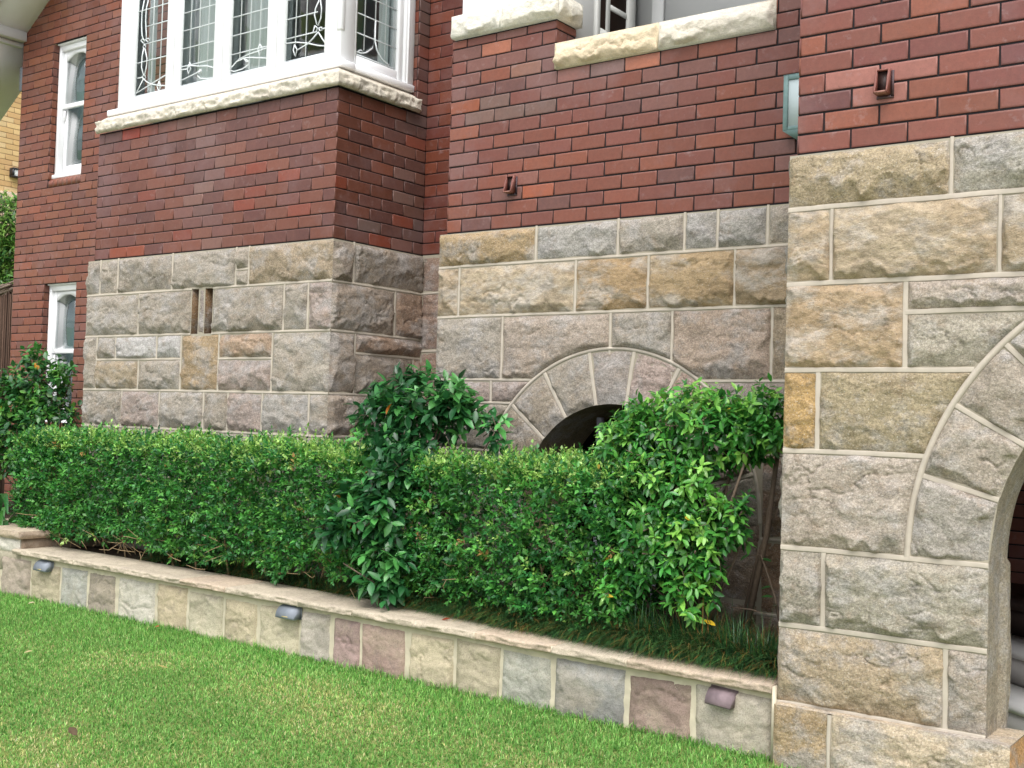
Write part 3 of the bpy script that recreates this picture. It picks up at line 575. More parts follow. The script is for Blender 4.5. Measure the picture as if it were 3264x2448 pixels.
# --- bay window sill: rock-faced front, weathered top
def sill_run(mb, p0, p1, nrm, zb, zf, zt, back, col, seed, res=.008, m0=0, m1=0):
    """p0,p1: (x,y) ends of the front line; nrm: outward (x,y); m0/m1: 1 mitres the end outwards"""
    p0 = np.array(p0, float); p1 = np.array(p1, float); n = np.array(nrm, float); L = np.linalg.norm(p1 - p0); d = (p1 - p0) / L; nu = int(L / res) + 1
    prof = [(0.0, zb - .004), (.012, zb)] + [(.026, zb + (zf - zb) * t) for t in np.linspace(.12, .9, 7)] + [(.018, zf + .004)] + [(-back * t, zf + .004 + (zt - zf) * t) for t in np.linspace(.12, 1, 7)] + [(-back - .03, zt + .002)]
    V = []; k = len(prof)
    for i, t in enumerate(np.linspace(0, L, nu)):
        for j, (o, z) in enumerate(prof):
            rk_ = 1 if 1 < j < 10 else .15
            hh = rk_ * min(1, (L - t) / .03 if m1 else 9, t / .03 if m0 else 9) * (0.022 * float(fbm(t * 12 + seed, z * 34, seed, 4)) + .008 * float(fbm(t * 45 + seed, z * 60, seed + 2, 3)) + 0.010 * (1 - abs(float(fbm(t * 16, z * 20 + seed, seed + 3, 3)))) - .006)
            lim = min(L - t if m1 else 9, t if m0 else 9)
            if o < -lim: o = -lim; z = zf + .004 + (zt - zf) * min(lim / back, 1.02)
            q = o + hh; zz = z + rk_ * .006 * float(fbm(t * 12, z * 9, seed + 7, 3))
            tt = t + (m1 * max(o, 0) if i == nu - 1 else 0) - (m0 * max(o, 0) if i == 0 else 0)
            xy = p0 + d * tt + n * q; V.append((xy[0], xy[1], zz))
    Q = [(i * k + j, (i + 1) * k + j, (i + 1) * k + j + 1, i * k + j + 1) for i in range(nu - 1) for j in range(k - 1)]
    mb.add(V, Q, col=col, ngons=([] if m0 else [list(range(k))]) + ([] if m1 else [[(nu - 1) * k + j for j in range(k)][::-1]]))
SC = S(216, 208, 192)
ss = MB(); xq = [-8.455, -7.78, -7.05, -6.35, -5.695]
for i in range(3): sill_run(ss, (xq[i] + (.002 if i else 0), 5.585), (xq[i + 1] - .002, 5.585), (0, -1), 3.697, 3.785, 3.855, .10, SC * rng.uniform(.93, 1.04), 300 + i)
sill_run(ss, (xq[3] + .002, 5.585), (xq[4] + .025, 5.585), (0, -1), 3.697, 3.785, 3.855, .10, SC, 305, m1=1)
sill_run(ss, (-5.67, 5.585), (-5.67, 5.76), (1, 0), 3.697, 3.785, 3.855, .10, SC, 306, m0=1); sill_run(ss, (-5.67, 5.764), (-5.67, 6.425), (1, 0), 3.697, 3.785, 3.855, .10, SC * .97, 307)
ss.build("stone_sill", M['pale'], house, smooth=True)["label"] = "pale rock-faced stone sill under the leadlight bay window"

# --- bay window
YW, XW = 5.68, -5.76; zt = 5.75
wf = MB()
wf.box((-8.44, 5.655, 3.856), (-5.722, 5.80, 3.905), bev=.006)                   # timber sill, front
wf.box((-5.86, 5.801, 3.856), (-5.722, 6.424, 3.905), bev=.006)                    # timber sill, right
wf.box((-8.33, YW, 3.905), (-8.14, YW + .09, zt), bev=.004)
for a, c in [(-7.712, -7.548), (-7.128, -6.955), (-6.528, -6.352)]:
    wf.box((a, YW, 3.905), (c, YW + .09, zt), bev=.004); wf.box(((a + c) / 2 - .028, YW - .016, 3.906), ((a + c) / 2 + .028, YW - .001, zt), bev=.006)
wf.box((-5.925, YW, 3.905), (XW, YW + .14, zt), bev=.004)
wf.box((-5.80, YW - .012, 4.12), (XW + .012, YW + .03, zt), bev=.006)
for a, c in [(-8.14, -7.712), (-7.548, -7.128), (-6.955, -6.528), (-6.352, -5.925)]: wf.box((a, YW + .006, 3.905), (c, YW + .08, 3.978), bev=.004)
wf.box((XW - .09, 5.821, 3.905), (XW, 5.835, zt)); wf.box((XW - .09, 6.275, 3.905), (XW, 6.325, zt), bev=.004); wf.box((XW - .10, 6.325, 3.905), (XW + .022, 6.427, zt), bev=.006); wf.box((XW - .04, 6.345, 3.906), (XW + .032, 6.362, zt), bev=.003)
wf.box((XW - .08, 5.835, 3.905), (XW - .006, 6.275, 3.985), bev=.004)
wf.box((-8.33, YW + .095, 3.905), (-8.25, YW + .2, zt)); wf.box((-8.33, 6.55, 3.905), (-8.25, 6.62, zt)); wf.box((-8.33, YW + .2, 3.905), (-8.25, 6.55, 3.97))
bayw = wf.build("bay_window", M['white'], house); bayw["label"] = "white timber bay window with leadlight panes"
YG = 5.712; panes = [(-8.143, -7.708), (-7.553, -7.122), (-6.960, -6.523), (-6.358, -5.919)]
for a, c in panes:
    gp = MB(); gp.box((a, YG, 3.972), (c, YG + .003, zt)); gp.build("leadlight_pane", M['glass'], bayw)
gp = MB(); gp.box((-5.793, 5.835, 3.98), (-5.790, 6.277, zt)); gp.build("leadlight_pane", M['glass'], bayw)
LD = {0: [[(-8.007, 4.764), (-8.029, 4.702), (-8.032, 4.603), (-8.016, 4.489), (-8.013, 4.45)], [(-8.061, 4.775), (-8.085, 4.679), (-8.084, 4.579), (-8.073, 4.488), (-8.048, 4.439)], [(-8.044, 4.372), (-8.061, 4.308), (-8.061, 4.219), (-8.029, 4.148)], [(-8.026, 4.369), (-7.994, 4.286), (-7.998, 4.209), (-8.02, 4.146)], [(-8.028, 4.125), (-8.119, 4.017)], [(-8.028, 4.125), (-7.99, 4.092), (-7.926, 4.064), (-7.829, 4.038), (-7.724, 4.02)], [(-8.119, 4.017), (-7.926, 4.064), (-7.713, 4.116)], [(-7.822, 4.072), (-7.797, 4.025), (-7.826, 3.997), (-7.846, 4.032), (-7.822, 4.072)], [(-8.084, 4.445), (-8.058, 4.457), (-8.03, 4.436), (-8.047, 4.416), (-8.084, 4.445)], [(-8.022, 4.445), (-7.986, 4.448), (-7.968, 4.431), (-7.993, 4.418), (-8.022, 4.445)], [(-8.037, 4.409), (-8.018, 4.384), (-8.034, 4.364), (-8.054, 4.39), (-8.037, 4.409)], [(-8.046, 4.139), (-8.021, 4.157), (-8.001, 4.127), (-8.027, 4.112), (-8.046, 4.139)], [(-8.109, 4.138), (-8.046, 4.137)], [(-8.007, 4.764), (-8.03, 4.95), (-8.09, 5.05)], [(-8.061, 4.775), (-8.03, 4.95)]],
 1: [[(-7.447, 4.166), (-7.429, 4.136), (-7.329, 4.115), (-7.231, 4.102), (-7.158, 4.078), (-7.119, 4.04), (-7.138, 4.001), (-7.209, 4.0), (-7.307, 4.016), (-7.341, 4.043), (-7.334, 4.068), (-7.294, 4.078)], [(-7.562, 4.146), (-7.479, 4.141), (-7.429, 4.136)], [(-7.555, 4.033), (-7.473, 4.047), (-7.359, 4.067), (-7.295, 4.083)], [(-7.449, 4.15), (-7.43, 4.11), (-7.455, 4.076), (-7.469, 4.116), (-7.449, 4.15)], [(-7.561, 4.121), (-7.469, 4.116)], [(-7.326, 4.056), (-7.294, 4.067), (-7.311, 4.086), (-7.335, 4.074), (-7.326, 4.056)]],
 2: [[(-6.521, 4.048), (-6.628, 4.067), (-6.718, 4.085), (-6.794, 4.094), (-6.885, 4.081), (-6.937, 4.048), (-6.951, 4.025), (-6.911, 4.008), (-6.82, 4.014), (-6.753, 4.035), (-6.739, 4.058), (-6.778, 4.079), (-6.806, 4.089)], [(-6.87, 4.094), (-6.765, 4.113), (-6.616, 4.124), (-6.528, 4.131)], [(-6.631, 4.172), (-6.602, 4.137), (-6.626, 4.085), (-6.649, 4.134), (-6.631, 4.172)], [(-6.793, 4.082), (-6.777, 4.064), (-6.747, 4.059)]],
 3: [[(-6.018, 4.383), (-6.052, 4.331), (-6.059, 4.284), (-6.032, 4.211)], [(-6.004, 4.38), (-5.99, 4.319), (-5.993, 4.252), (-6.022, 4.2)], [(-6.02, 4.151), (-6.068, 4.116), (-6.122, 4.086)], [(-6.016, 4.155), (-5.972, 4.099), (-5.925, 4.043)], [(-6.352, 4.128), (-6.242, 4.119), (-6.129, 4.094), (-6.018, 4.058), (-5.929, 4.039)], [(-6.255, 4.103), (-6.228, 4.064), (-6.243, 4.018), (-6.267, 4.066), (-6.255, 4.103)], [(-6.225, 4.061), (-6.122, 4.086)], [(-6.052, 4.205), (-6.024, 4.185), (-6.036, 4.158), (-6.07, 4.16), (-6.052, 4.205)], [(-6.01, 4.183), (-5.983, 4.183), (-5.975, 4.162), (-6.003, 4.162), (-6.01, 4.183)], [(-5.976, 4.172), (-5.922, 4.167)], [(-6.018, 4.383), (-6.03, 4.55), (-6.06, 4.7)]]}
zlow = [4.07, 4.14, 4.145, 4.13]; phase = [4.265, 4.143, 4.143, 4.16]
def came(mb, pts, r=.0048): mb.tube(pts, r, n=5)
for i, (a, c) in enumerate(panes):
    mb = MB(); yg = YG - .004
    for k in (1, 2, 3):
        x = a + (c - a) * k / 4
        if i == 0 and k == 1: continue
        if i == 3 and k == 3: came(mb, [(x, yg, 4.72), (x, yg, zt)]); continue
        z0 = {0: 3.985, 1: (4.15 if k == 1 else 4.06 if k == 3 else 4.12), 2: (4.10 if k < 2 else 4.0), 3: (4.11 if k == 1 else 4.0)}[i]
        came(mb, [(x, yg, z0), (x, yg, zt)])
    z = phase[i]
    while z < zt:
        x0 = a if not (i == 0) else (-8.03 if z > 4.3 and z < 4.6 else a); x1 = c if not (i == 3 and z < 4.7) else -6.03
        came(mb, [(x0, yg + .001, z), (x1, yg + .001, z)]); z += .1425
    came(mb, [(a + .012, yg, 3.992), (c - .012, yg, 3.992)]); came(mb, [(a + .012, yg, 3.992), (a + .012, yg, zt)], .004); came(mb, [(c - .012, yg, 3.992), (c - .012, yg, zt)], .004)
    for x in np.linspace(a + .06, c - .06, 4): came(mb, [(x, yg, 3.975), (x, yg, 3.992)], .004)
    for l in LD[i]:
        p = np.array(l); came(mb, np.c_[p[:, 0], np.full(len(p), yg - .001), p[:, 1]], .0052)
    mb.build("leadwork", M['lead'], bayw)
mb = MB(); xg = -5.786
for y in (5.938, 6.047, 6.155): came(mb, [(xg, y, 4.15 if 6 < y < 6.1 else 4.05), (xg, y, zt)])
for z in (4.155, 4.297, 4.44, 4.58, 4.72, 4.86): came(mb, [(xg, 5.835, z), (xg, 6.277, z)])
for y in (5.848, 6.264): came(mb, [(xg, y, 3.99), (xg, y, zt)], .004)
came(mb, [(xg, 5.845, 4.0), (xg, 6.27, 4.0)])
for l in [[(6.047, 4.298), (6.047, 4.15), (6.022, 4.084), (5.962, 4.038), (5.914, 4.02), (5.859, 4.018)], [(6.047, 4.15), (6.072, 4.088), (6.117, 4.041), (6.176, 4.017), (6.205, 4.013)], [(5.879, 4.025), (5.899, 4.038), (5.927, 4.038), (5.907, 4.014)]]:
    p = np.array(l); came(mb, np.c_[np.full(len(p), xg), p[:, 0], p[:, 1]], .0062)
mb.build("leadwork", M['lead'], bayw)
# the room behind the bay window
rm = MB(); rm.box((-8.24, 5.80, 3.84), (-5.84, 8.6, 3.855)); rm.box((-9.2, 8.6, 3.7), (-4.9, 8.62, 6.0)); rm.box((-9.2, 5.8, 5.9), (-4.9, 8.62, 5.92)); rm.box((-5.70, 6.56, 3.7), (-4.9, 6.60, 6.0)); rm.box((-4.92, 6.6, 3.7), (-4.9, 8.6, 6.0)); rm.box((-9.2, 7.0, 3.7), (-8.30, 7.02, 6.0)); rm.box((-8.32, 6.625, 3.7), (-8.26, 7.0, 6.0)); rm.box((-8.32, 6.36, 3.86), (-8.26, 6.545, 6.0)); rm.box((-9.22, 7.0, 3.7), (-9.2, 8.6, 6.0))
rm.build("bay_room", M['room'], house)
cu = MB()
for x0, x1, y in [(-7.60, -7.26, 5.90), (-7.05, -6.80, 5.93), (-8.18, -8.10, 5.86)]:
    t = np.linspace(0, 1, 60); xx = x0 + (x1 - x0) * t; yy = y + .018 * np.sin(t * 38) + .01 * np.sin(t * 13)
    cu.add(np.concatenate([np.stack([xx, yy, np.full(60, 3.87)], -1), np.stack([xx, yy, np.full(60, 5.8)], -1)]), [(k, k + 1, 61 + k, 60 + k) for k in range(59)])
y = np.linspace(6.16, 6.27, 12); cu.add(np.concatenate([np.stack([np.full(12, -5.86), y, np.full(12, 3.9)], -1), np.stack([np.full(12, -5.86), y, np.full(12, 5.8)], -1)]), [(k, k + 1, 13 + k, 12 + k) for k in range(11)])
cu.build("curtain", M['curtain'], bayw, smooth=True)

# --- porch (middle) wall
YM = 5.825; XM0 = -4.865; XM1 = -1.9
br = Bricks(); op = [(-4.035, -2.59, 3.605, 6.3)]
ovr = [(-4.40, 3.80, B_SAL), (-3.50, 3.52, B_SAL * 1.08), (-4.19, 2.84, S(172, 96, 70)), (-4.83, 3.50, B_OR * 1.1), (-4.83, 3.32, B_OR * 1.1), (-4.50, 3.50, B_GY), (-4.60, 3.41, B_GY * 1.05), (-4.36, 3.41, B_GY * .95), (-4.15, 3.41, B_GY * .92), (-3.93, 3.57, B_PK), (-3.68, 3.57, B_PK * 1.08), (-3.75, 3.52, S(146, 116, 116)), (-4.29, 2.93, B_PK * .85), (-4.75, 3.92, S(150, 108, 96)), (-4.35, 3.67, S(152, 110, 98))]
br.wall(frame_front(YM), XM0, XM1, Z0, 3.92, .2405, False, pal_mid, openings=op, seed=31, overrides=ovr); br.sheet(frame_front(YM), XM0, XM1, Z0, 3.925, openings=op)
br.wall(frame_front(YM), -2.59, XM1, 3.9, 6.2, .2405, True, pal_mid, seed=32); br.sheet(frame_front(YM), -2.59, XM1, 3.9, 6.2)
br.wall(frame_right(-4.035), YM, 6.04, 3.70, 3.92, .2405, True, pal_mid, seed=33); br.sheet(frame_right(-4.035), YM, 6.04, 3.6, 3.925)
br.wall(frame_left(-2.59), YM, 6.1, 3.6, 6.2, .2405, True, pal_mid, seed=34); br.sheet(frame_left(-2.59), YM, 6.1, 3.6, 6.2)
br.wall(frame_left(XM0), YM, 6.54, Z0, 3.92, .2405, True, pal_mid, seed=35); br.sheet(frame_left(XM0), YM, 6.54, Z0, 3.925)
o = done(br, "porch_brickwork", house); o["label"] = "weathered brown brick wall below the porch opening"
fM = frame_front(5.80); st = MB(); rb = MB(); rbcur = [rb]; zm = [2.643, 2.42, 2.095, 1.69, 1.30, .85, .45, .15]; CX, CZ, RO, RI = -3.55, .93, .945, .622
msk = lambda x, z: np.where(z > CZ, np.hypot(x - CX, z - CZ), np.abs(x - CX)) - (RO + .006)
TB = S(170, 148, 114)
course(fM, [-4.90, -4.126, -3.537, -3.101, -2.894, -2.598, XM1], zm[1], zm[0], [TB * 1.05, G3 * .97, G1 * 1.05, G3 * .92, G3 * .92, G1], 400, res=.0075, corner=(1, 0), stones=st)
st2 = MB()
course(fM, [-4.90, -4.725, -3.827, -3.327, -2.784, XM1], zm[2], zm[1], [T2 * 1.05, S(178, 162, 136), S(164, 140, 106), TB, S(156, 138, 112)], 410, res=.0075, corner=(1, 0), stones=st2)
course(fM, [-4.90, -4.365, -3.573, -3.163, -2.559, XM1], zm[3], zm[2], [G1 * .97, S(176, 162, 146), G1, S(174, 156, 138), T2], 420, res=.0075, mask=msk, corner=(1, 0), stones=st)
for a, c, q, p, col, sd in [(-4.90, -4.715, 1.545, zm[3], P1, 430), (-4.715, -4.442, 1.545, zm[3], P1, 431), (-4.442, -4.0, 1.545, zm[3], P1 * 1.03, 432), (-4.90, -4.2, 1.245, 1.545, G2, 433), (-4.90, -4.3, .85, 1.245, G1, 434), (-3.2, -2.4, zm[4], zm[3], P1 * .9, 435), (-2.4, XM1, zm[4], zm[3], P1 * .9, 436), (-2.93, -2.6, .5, .93, S(150, 132, 114), 443), (-2.93, -2.6, .1, .5, S(146, 128, 108), 444), (-4.495, -4.17, .5, .93, G2, 445), (-4.495, -4.17, .1, .5, G2, 446), (-2.60, -2.2, .85, 1.30, S(156, 130, 108), 437), (-2.2, XM1, .85, 1.30, D1, 438), (-2.60, XM1, .45, .85, S(150, 124, 100), 439), (-2.60, XM1, .1, .45, S(146, 120, 98), 440), (-4.90, -4.49, .45, .85, G1, 441), (-4.90, -4.49, .1, .45, G2, 442)]:
    rect_stone(st, fM, a, c, q, p, col, sd, .0085, mask=None if sd in (443, 444, 445, 446, 439, 440, 441, 442) else msk, hmax=.018)
def cutrib(z, x0, x1, r=RO + .012):
    w = math.sqrt(max(r * r - (z - CZ) ** 2, 0))
    if w == 0: ribbon(rb, fM, (x0, z), (x1, z)); return
    if x0 < CX - w: ribbon(rb, fM, (x0, z), (min(x1, CX - w), z))
    if x1 > CX + w: ribbon(rb, fM, (max(x0, CX + w), z), (x1, z))
for z in (zm[1], zm[2], zm[3], .85, .45): cutrib(z, -4.90, XM1)
cutrib(1.545, -4.90, -4.0); cutrib(1.245, -4.90, -4.0); cutrib(1.30, -3.2, XM1)
for x in (-4.715, -4.442): ribbon(rb, fM, (x, 1.545), (x, zm[3]))
vt = [R(a) for a in (-2, 16, 39, 62, 81, 100, 121, 140, 158, 182)]
vc = [G2, P1, S(176, 150, 132), S(178, 160, 148), S(170, 160, 150), G1, S(164, 152, 134), S(158, 146, 128), G2]
for i in range(len(vt) - 1):
    ring_stone(st, 5.80, CX, CZ, RI, RO, vt[i], vt[i + 1], vc[i], 450 + i, .0075, hmax=.016, edge0=(0, 0, 1, 0))
    if i: ribbon(rb, fM, (CX + RI * math.cos(vt[i]), CZ + RI * math.sin(vt[i])), (CX + RO * math.cos(vt[i]), CZ + RO * math.sin(vt[i])), w=.02)
arc_ribbon(rb, 5.80, CX, CZ, RO + .003, R(0), R(180), w=.018)
o = st.build("porch_stone_base", M['stone'], house, smooth=True); o["label"] = "sandstone base under the porch with a low arched opening"
st2.build("bedded_course", M['stone_bedded'], o, smooth=True); rb.build("pointing", M['ribbon'], o)
sh = MB(); stone_sheet(sh, fM, -4.90, XM1, .1, zm[0] - .004, hole=(CX, CZ, RI, .32)); stone_sheet(sh, frame_left(-4.90), 5.80, 6.55, .1, zm[0] - .004)
sh.add([(-4.9, 5.80, 2.639), (XM1, 5.80, 2.639), (XM1, 6.2, 2.639), (-4.9, 6.2, 2.639)], [(0, 1, 2, 3)]); sh.build("mortar_bed", M['bed'], o)
it = MB(); th = np.linspace(R(-30), R(210), 61); V = []
for t in th:
    for y in (5.80, 6.02, 6.28): V.append((CX + RI * math.cos(t), y, CZ + RI * math.sin(t)))
it.add(V, [(i * 3 + j, i * 3 + j + 1, i * 3 + j + 4, i * 3 + j + 3) for i in range(60) for j in range(2)], col=S(150, 136, 112)); it.build("arch_soffit", M['stone'], o, smooth=True)
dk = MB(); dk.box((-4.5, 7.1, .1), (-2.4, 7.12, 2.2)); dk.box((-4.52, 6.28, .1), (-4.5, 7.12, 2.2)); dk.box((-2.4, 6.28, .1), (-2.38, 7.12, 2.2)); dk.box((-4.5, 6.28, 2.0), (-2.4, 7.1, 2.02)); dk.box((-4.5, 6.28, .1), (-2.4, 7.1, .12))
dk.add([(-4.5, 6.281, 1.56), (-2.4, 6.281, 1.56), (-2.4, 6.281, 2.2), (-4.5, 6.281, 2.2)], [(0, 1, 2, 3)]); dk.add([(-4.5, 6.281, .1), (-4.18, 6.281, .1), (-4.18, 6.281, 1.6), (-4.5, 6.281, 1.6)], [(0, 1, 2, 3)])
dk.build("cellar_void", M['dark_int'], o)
sp = MB()
for x in (-3.84, -3.43, -3.02): sp.box((x, 6.10, .2), (x + .035, 6.14, CZ + math.sqrt(RI ** 2 - (abs(x - CX) + .03) ** 2) + .01), bev=.003)
sp.build("vent_post", M['slat'], o)

# porch opening: stone sills, pedestal cap, white post, interior
ps = MB()
rect_stone(ps, frame_front(5.80), -4.033, -3.307, 3.605, 3.765, S(226, 208, 176), 500, .007, gap=.004, hmax=.03, top_w=.11, bed=.008)
rect_stone(ps, frame_front(5.80), -3.305, -2.59, 3.605, 3.765, S(230, 222, 204), 501, .007, gap=.004, hmax=.03, top_w=.11, bed=.008)
ps.box((-4.031, 5.802, 3.606), (-3.309, 6.06, 3.764), col=S(228, 212, 182)); ps.box((-3.304, 5.802, 3.606), (-2.592, 6.06, 3.764), col=S(232, 226, 210))
ps.build("porch_sill", M['pale'], house, smooth=False)["label"] = "pale yellow sandstone sill of the porch opening"
pc = MB()
fcf = frame_front(5.785); fcr = frame_right(-4.0)
rect_stone(pc, fcf, -4.85, -4.452, 3.926, 4.072, S(228, 224, 210), 510, .007, gap=.004, edge0=(1, 0, 0, 1), hmax=.028, top_w=.03, bot_w=.03)
rect_stone(pc, fcf, -4.45, -4.0, 3.926, 4.072, S(230, 224, 206), 511, .007, gap=.004, edge0=(0, 1, 0, 1), hmax=.028, top_w=.03, bot_w=.03)
rect_stone(pc, fcr, 5.785, 6.05, 3.926, 4.072, S(224, 220, 204), 512, .007, gap=.004, edge0=(1, 0, 0, 1), hmax=.024)
pc.box((-4.849, 5.787, 3.927), (-4.002, 6.06, 4.0715), col=S(232, 228, 214)); pc.build("pedestal_cap", M['pale'], house)["label"] = "pale rough stone cap of the porch pedestal"
pp = MB(); pp.box((-4.80, 5.83, 4.073), (-4.10, 6.05, 4.28), bev=.006); pp.box((-4.76, 5.85, 4.28), (-4.46, 6.03, 5.8), bev=.01); pp.box((-4.42, 5.85, 4.28), (-4.14, 6.03, 5.8), bev=.01); pp.build("porch_post", M['white'], house)
pi = MB(); pi.box((-4.12, 6.06, 3.5), (-4.09, 6.9, 5.7)); pi.box((-4.12, 6.86, 3.5), (-1.9, 6.89, 5.7)); pi.box((-4.12, 6.03, 5.5), (-1.9, 6.9, 5.53)); pi.box((-4.12, 5.9, 3.50), (-1.9, 6.9, 3.53)); pi.box((-2.5, 6.1, 3.5), (-2.47, 6.9, 5.7))
pi.box((-3.95, 6.83, 3.5), (-3.86, 6.859, 5.5), bev=.004)
pi.build("porch_interior", M['porch_grey'], house)
pd = MB(); pd.box((-4.09, 6.32, 3.53), (-4.06, 6.36, 5.3), bev=.003); pd.box((-4.09, 6.705, 3.53), (-4.055, 6.80, 5.3), bev=.004); pd.box((-4.09, 6.36, 3.53), (-4.065, 6.705, 4.035), bev=.003); pd.box((-4.09, 6.445, 4.035), (-4.063, 6.485, 5.3), bev=.003); pd.box((-4.09, 6.485, 4.19), (-4.064, 6.705, 4.225), bev=.003); pd.box((-4.09, 6.36, 4.25), (-4.0655, 6.445, 4.28), bev=.003); pd.box((-4.09, 6.485, 4.42), (-4.064, 6.705, 4.45), bev=.003)
pdo = pd.build("porch_door", M['white_dull'], house); gl = MB(); gl.box((-4.085, 6.36, 4.035), (-4.075, 6.705, 5.3)); gl.build("door_pane", M['dark_int'], pdo)
hl = MB(); hl.tube([(-3.30, 6.45, 5.5), (-3.30, 6.45, 4.56), (-3.30, 6.45, 4.55)], .006); hl.tube([(-3.30, 6.45, 4.60), (-3.30, 6.45, 4.56), (-3.30, 6.45, 4.50), (-3.30, 6.45, 4.475)], [.02, .045, .05, .03], n=12)
tag(hl.build("hanging_lamp", M['terracotta']), "small dark lamp hanging inside the porch opening", "lamp")

# --- entrance pier with the big arch
YP = 4.81; XP0 = -2.025
br = Bricks(); ovp = [(-1.72, 2.93, S(176, 118, 112)), (-1.56, 2.95, S(170, 112, 106)), (-1.70, 2.87, S(168, 112, 106))]
br.wall(frame_front(YP), XP0, 0.6, Z0, 6.0, .2405, True, pal_pier, seed=61, overrides=ovp); br.sheet(frame_front(YP), XP0, 0.6, Z0, 6.0)
br.wall(frame_left(XP0), YP, YM, Z0, 6.0, .2405, False, pal_pier, seed=62); br.sheet(frame_left(XP0), YP, YM, Z0, 6.0)
o = done(br, "pier_brickwork", house); o["label"] = "large even red brick wall above the entrance arch"
fP = frame_front(4.78); st = MB(); st2 = MB(); rb = MB(); rbcur = [rb]; AX, AZ, AO, AI = -.264, .937, 1.233, .92
mp_ = lambda x, z: np.where(z > AZ, np.hypot(x - AX, z - AZ), np.abs(x - AX)) - (AO + .009)
zp = [2.643, 2.40, 2.072, 1.698, 1.348, .929, .596, .26]; xP = -2.045; rp = .0058
course(fP, [xP, -1.353, -.75, .4], zp[1], zp[0], [S(176, 160, 130), S(176, 170, 154), G1], 600, res=rp, corner=(1, 0), stones=st, hmax=.036)
course(fP, [xP, -1.848, -1.163, .4], zp[2], zp[1], [S(178, 160, 132), S(176, 160, 134), T1], 610, res=rp, corner=(1, 0), stones=st2, hmax=.036)
rect_stone(st2, fP, xP, -1.525, zp[3], zp[2], S(176, 154, 124), 620, rp, edge0=(1, 0, 0, 0), hmax=.024); rect_stone(st, fP, -1.525, .2, 1.937, zp[2], S(182, 170, 154), 621, rp, mask=mp_, hmax=.03); rect_stone(st, fP, -1.525, -.9, zp[3], 1.937, S(172, 164, 146), 622, rp, mask=mp_, hmax=.022)
rect_stone(st, fP, xP, -1.892, zp[4], zp[3], S(182, 152, 104), 630, rp, edge0=(1, 0, 0, 0), hmax=.016, colvar=.3); rect_stone(st, fP, -1.892, -1.2, zp[4], zp[3], S(170, 156, 126), 631, rp, mask=mp_, hmax=.026)
rect_stone(st, fP, xP, -1.3, zp[5], zp[4], S(182, 170, 154), 640, rp, edge0=(1, 0, 0, 0), mask=mp_, hmax=.03)
rect_stone(st, fP, -1.497, -1.182, zp[5], AZ + .26, S(176, 170, 160), 641, rp, edge0=(0, 1, 0, 0), mask=lambda x, z: np.minimum(AZ + .243 - z, x + 1.490) * 0 + 1.0, hmax=.0) if False else None
rect_stone(st, fP, xP, -1.850, zp[6], zp[5], S(172, 164, 148), 650, rp, edge0=(1, 0, 0, 0), hmax=.03); rect_stone(st, fP, -1.850, -1.182, zp[6], zp[5], S(176, 168, 150), 651, rp, edge0=(0, 1, 0, 0), hmax=.042)
rect_stone(st, fP, xP, -1.338, zp[7], zp[6], S(182, 164, 136), 660, rp, edge0=(1, 0, 0, 0), hmax=.028); rect_stone(st, fP, -1.338, -1.182, zp[7], zp[6], S(172, 160, 144), 661, rp, edge0=(0, 1, 0, 0), hmax=.024)
fQ = frame_front(4.725)
rect_stone(st, fQ, -2.035, -1.79, -.1, zp[7], S(174, 152, 118), 670, rp, edge0=(1, 0, 0, 1), hmax=.014); rect_stone(st, fQ, -1.79, -1.08, -.1, zp[7], S(208, 190, 162), 671, rp, edge0=(0, 1, 0, 1), hmax=.018); ribbon(rb, fQ, (-1.79, -.1), (-1.79, zp[7] - .004))
av = [R(a) for a in (15, 40, 66, 92, 118, 140, 150.5, 164, 180)]
avc = [G1, G2, G1, G1, S(184, 176, 160), S(178, 168, 152), S(176, 166, 150), S(178, 170, 158)]
av = [R(a) for a in (20, 45, 70, 95, 118, 135.2, 149.5, 164.2, 180.2)]
for i in range(len(av) - 1):
    lo = av[i + 1]
    ring_stone(st, 4.78, AX, AZ, AI, AO, av[i], av[i + 1], avc[i], 700 + i, rp, hmax=.032, edge0=(0, 0, 1, 0))
    if i: ribbon(rb, fP, (AX + AI * math.cos(av[i]), AZ + AI * math.sin(av[i])), (AX + AO * math.cos(av[i]), AZ + AO * math.sin(av[i])), w=.02)
ribbon(rb, fP, (xP, zp[5]), (-1.182, zp[5]), w=.02)
arc_ribbon(rb, 4.78, AX, AZ, AO + .002, R(60), R(180), w=.024); ribbon(rb, fP, (AX - AO - .002, AZ), (AX - AO - .002, zp[5]), w=.024)
def pr(z, x0, x1):
    w = math.sqrt(max((AO + .012) ** 2 - max(z - AZ, 0) ** 2, 0)); xe = AX - w if w > 0 else x1; ribbon(rb, fP, (x0, z), (min(x1, xe), z), w=.02)
for z in zp[1:5]: pr(z, xP, .4)
pr(1.937, -1.525, .2)
for z in zp[6:]: ribbon(rb, fP, (xP, z), (-1.182, z), w=.02)
for x, a, c in [(-1.525, zp[3], zp[2]), (-1.892, zp[4], zp[3]), (-1.850, zp[6], zp[5]), (-1.338, zp[7], zp[6])]: ribbon(rb, fP, (x, a), (x, c), w=.02)
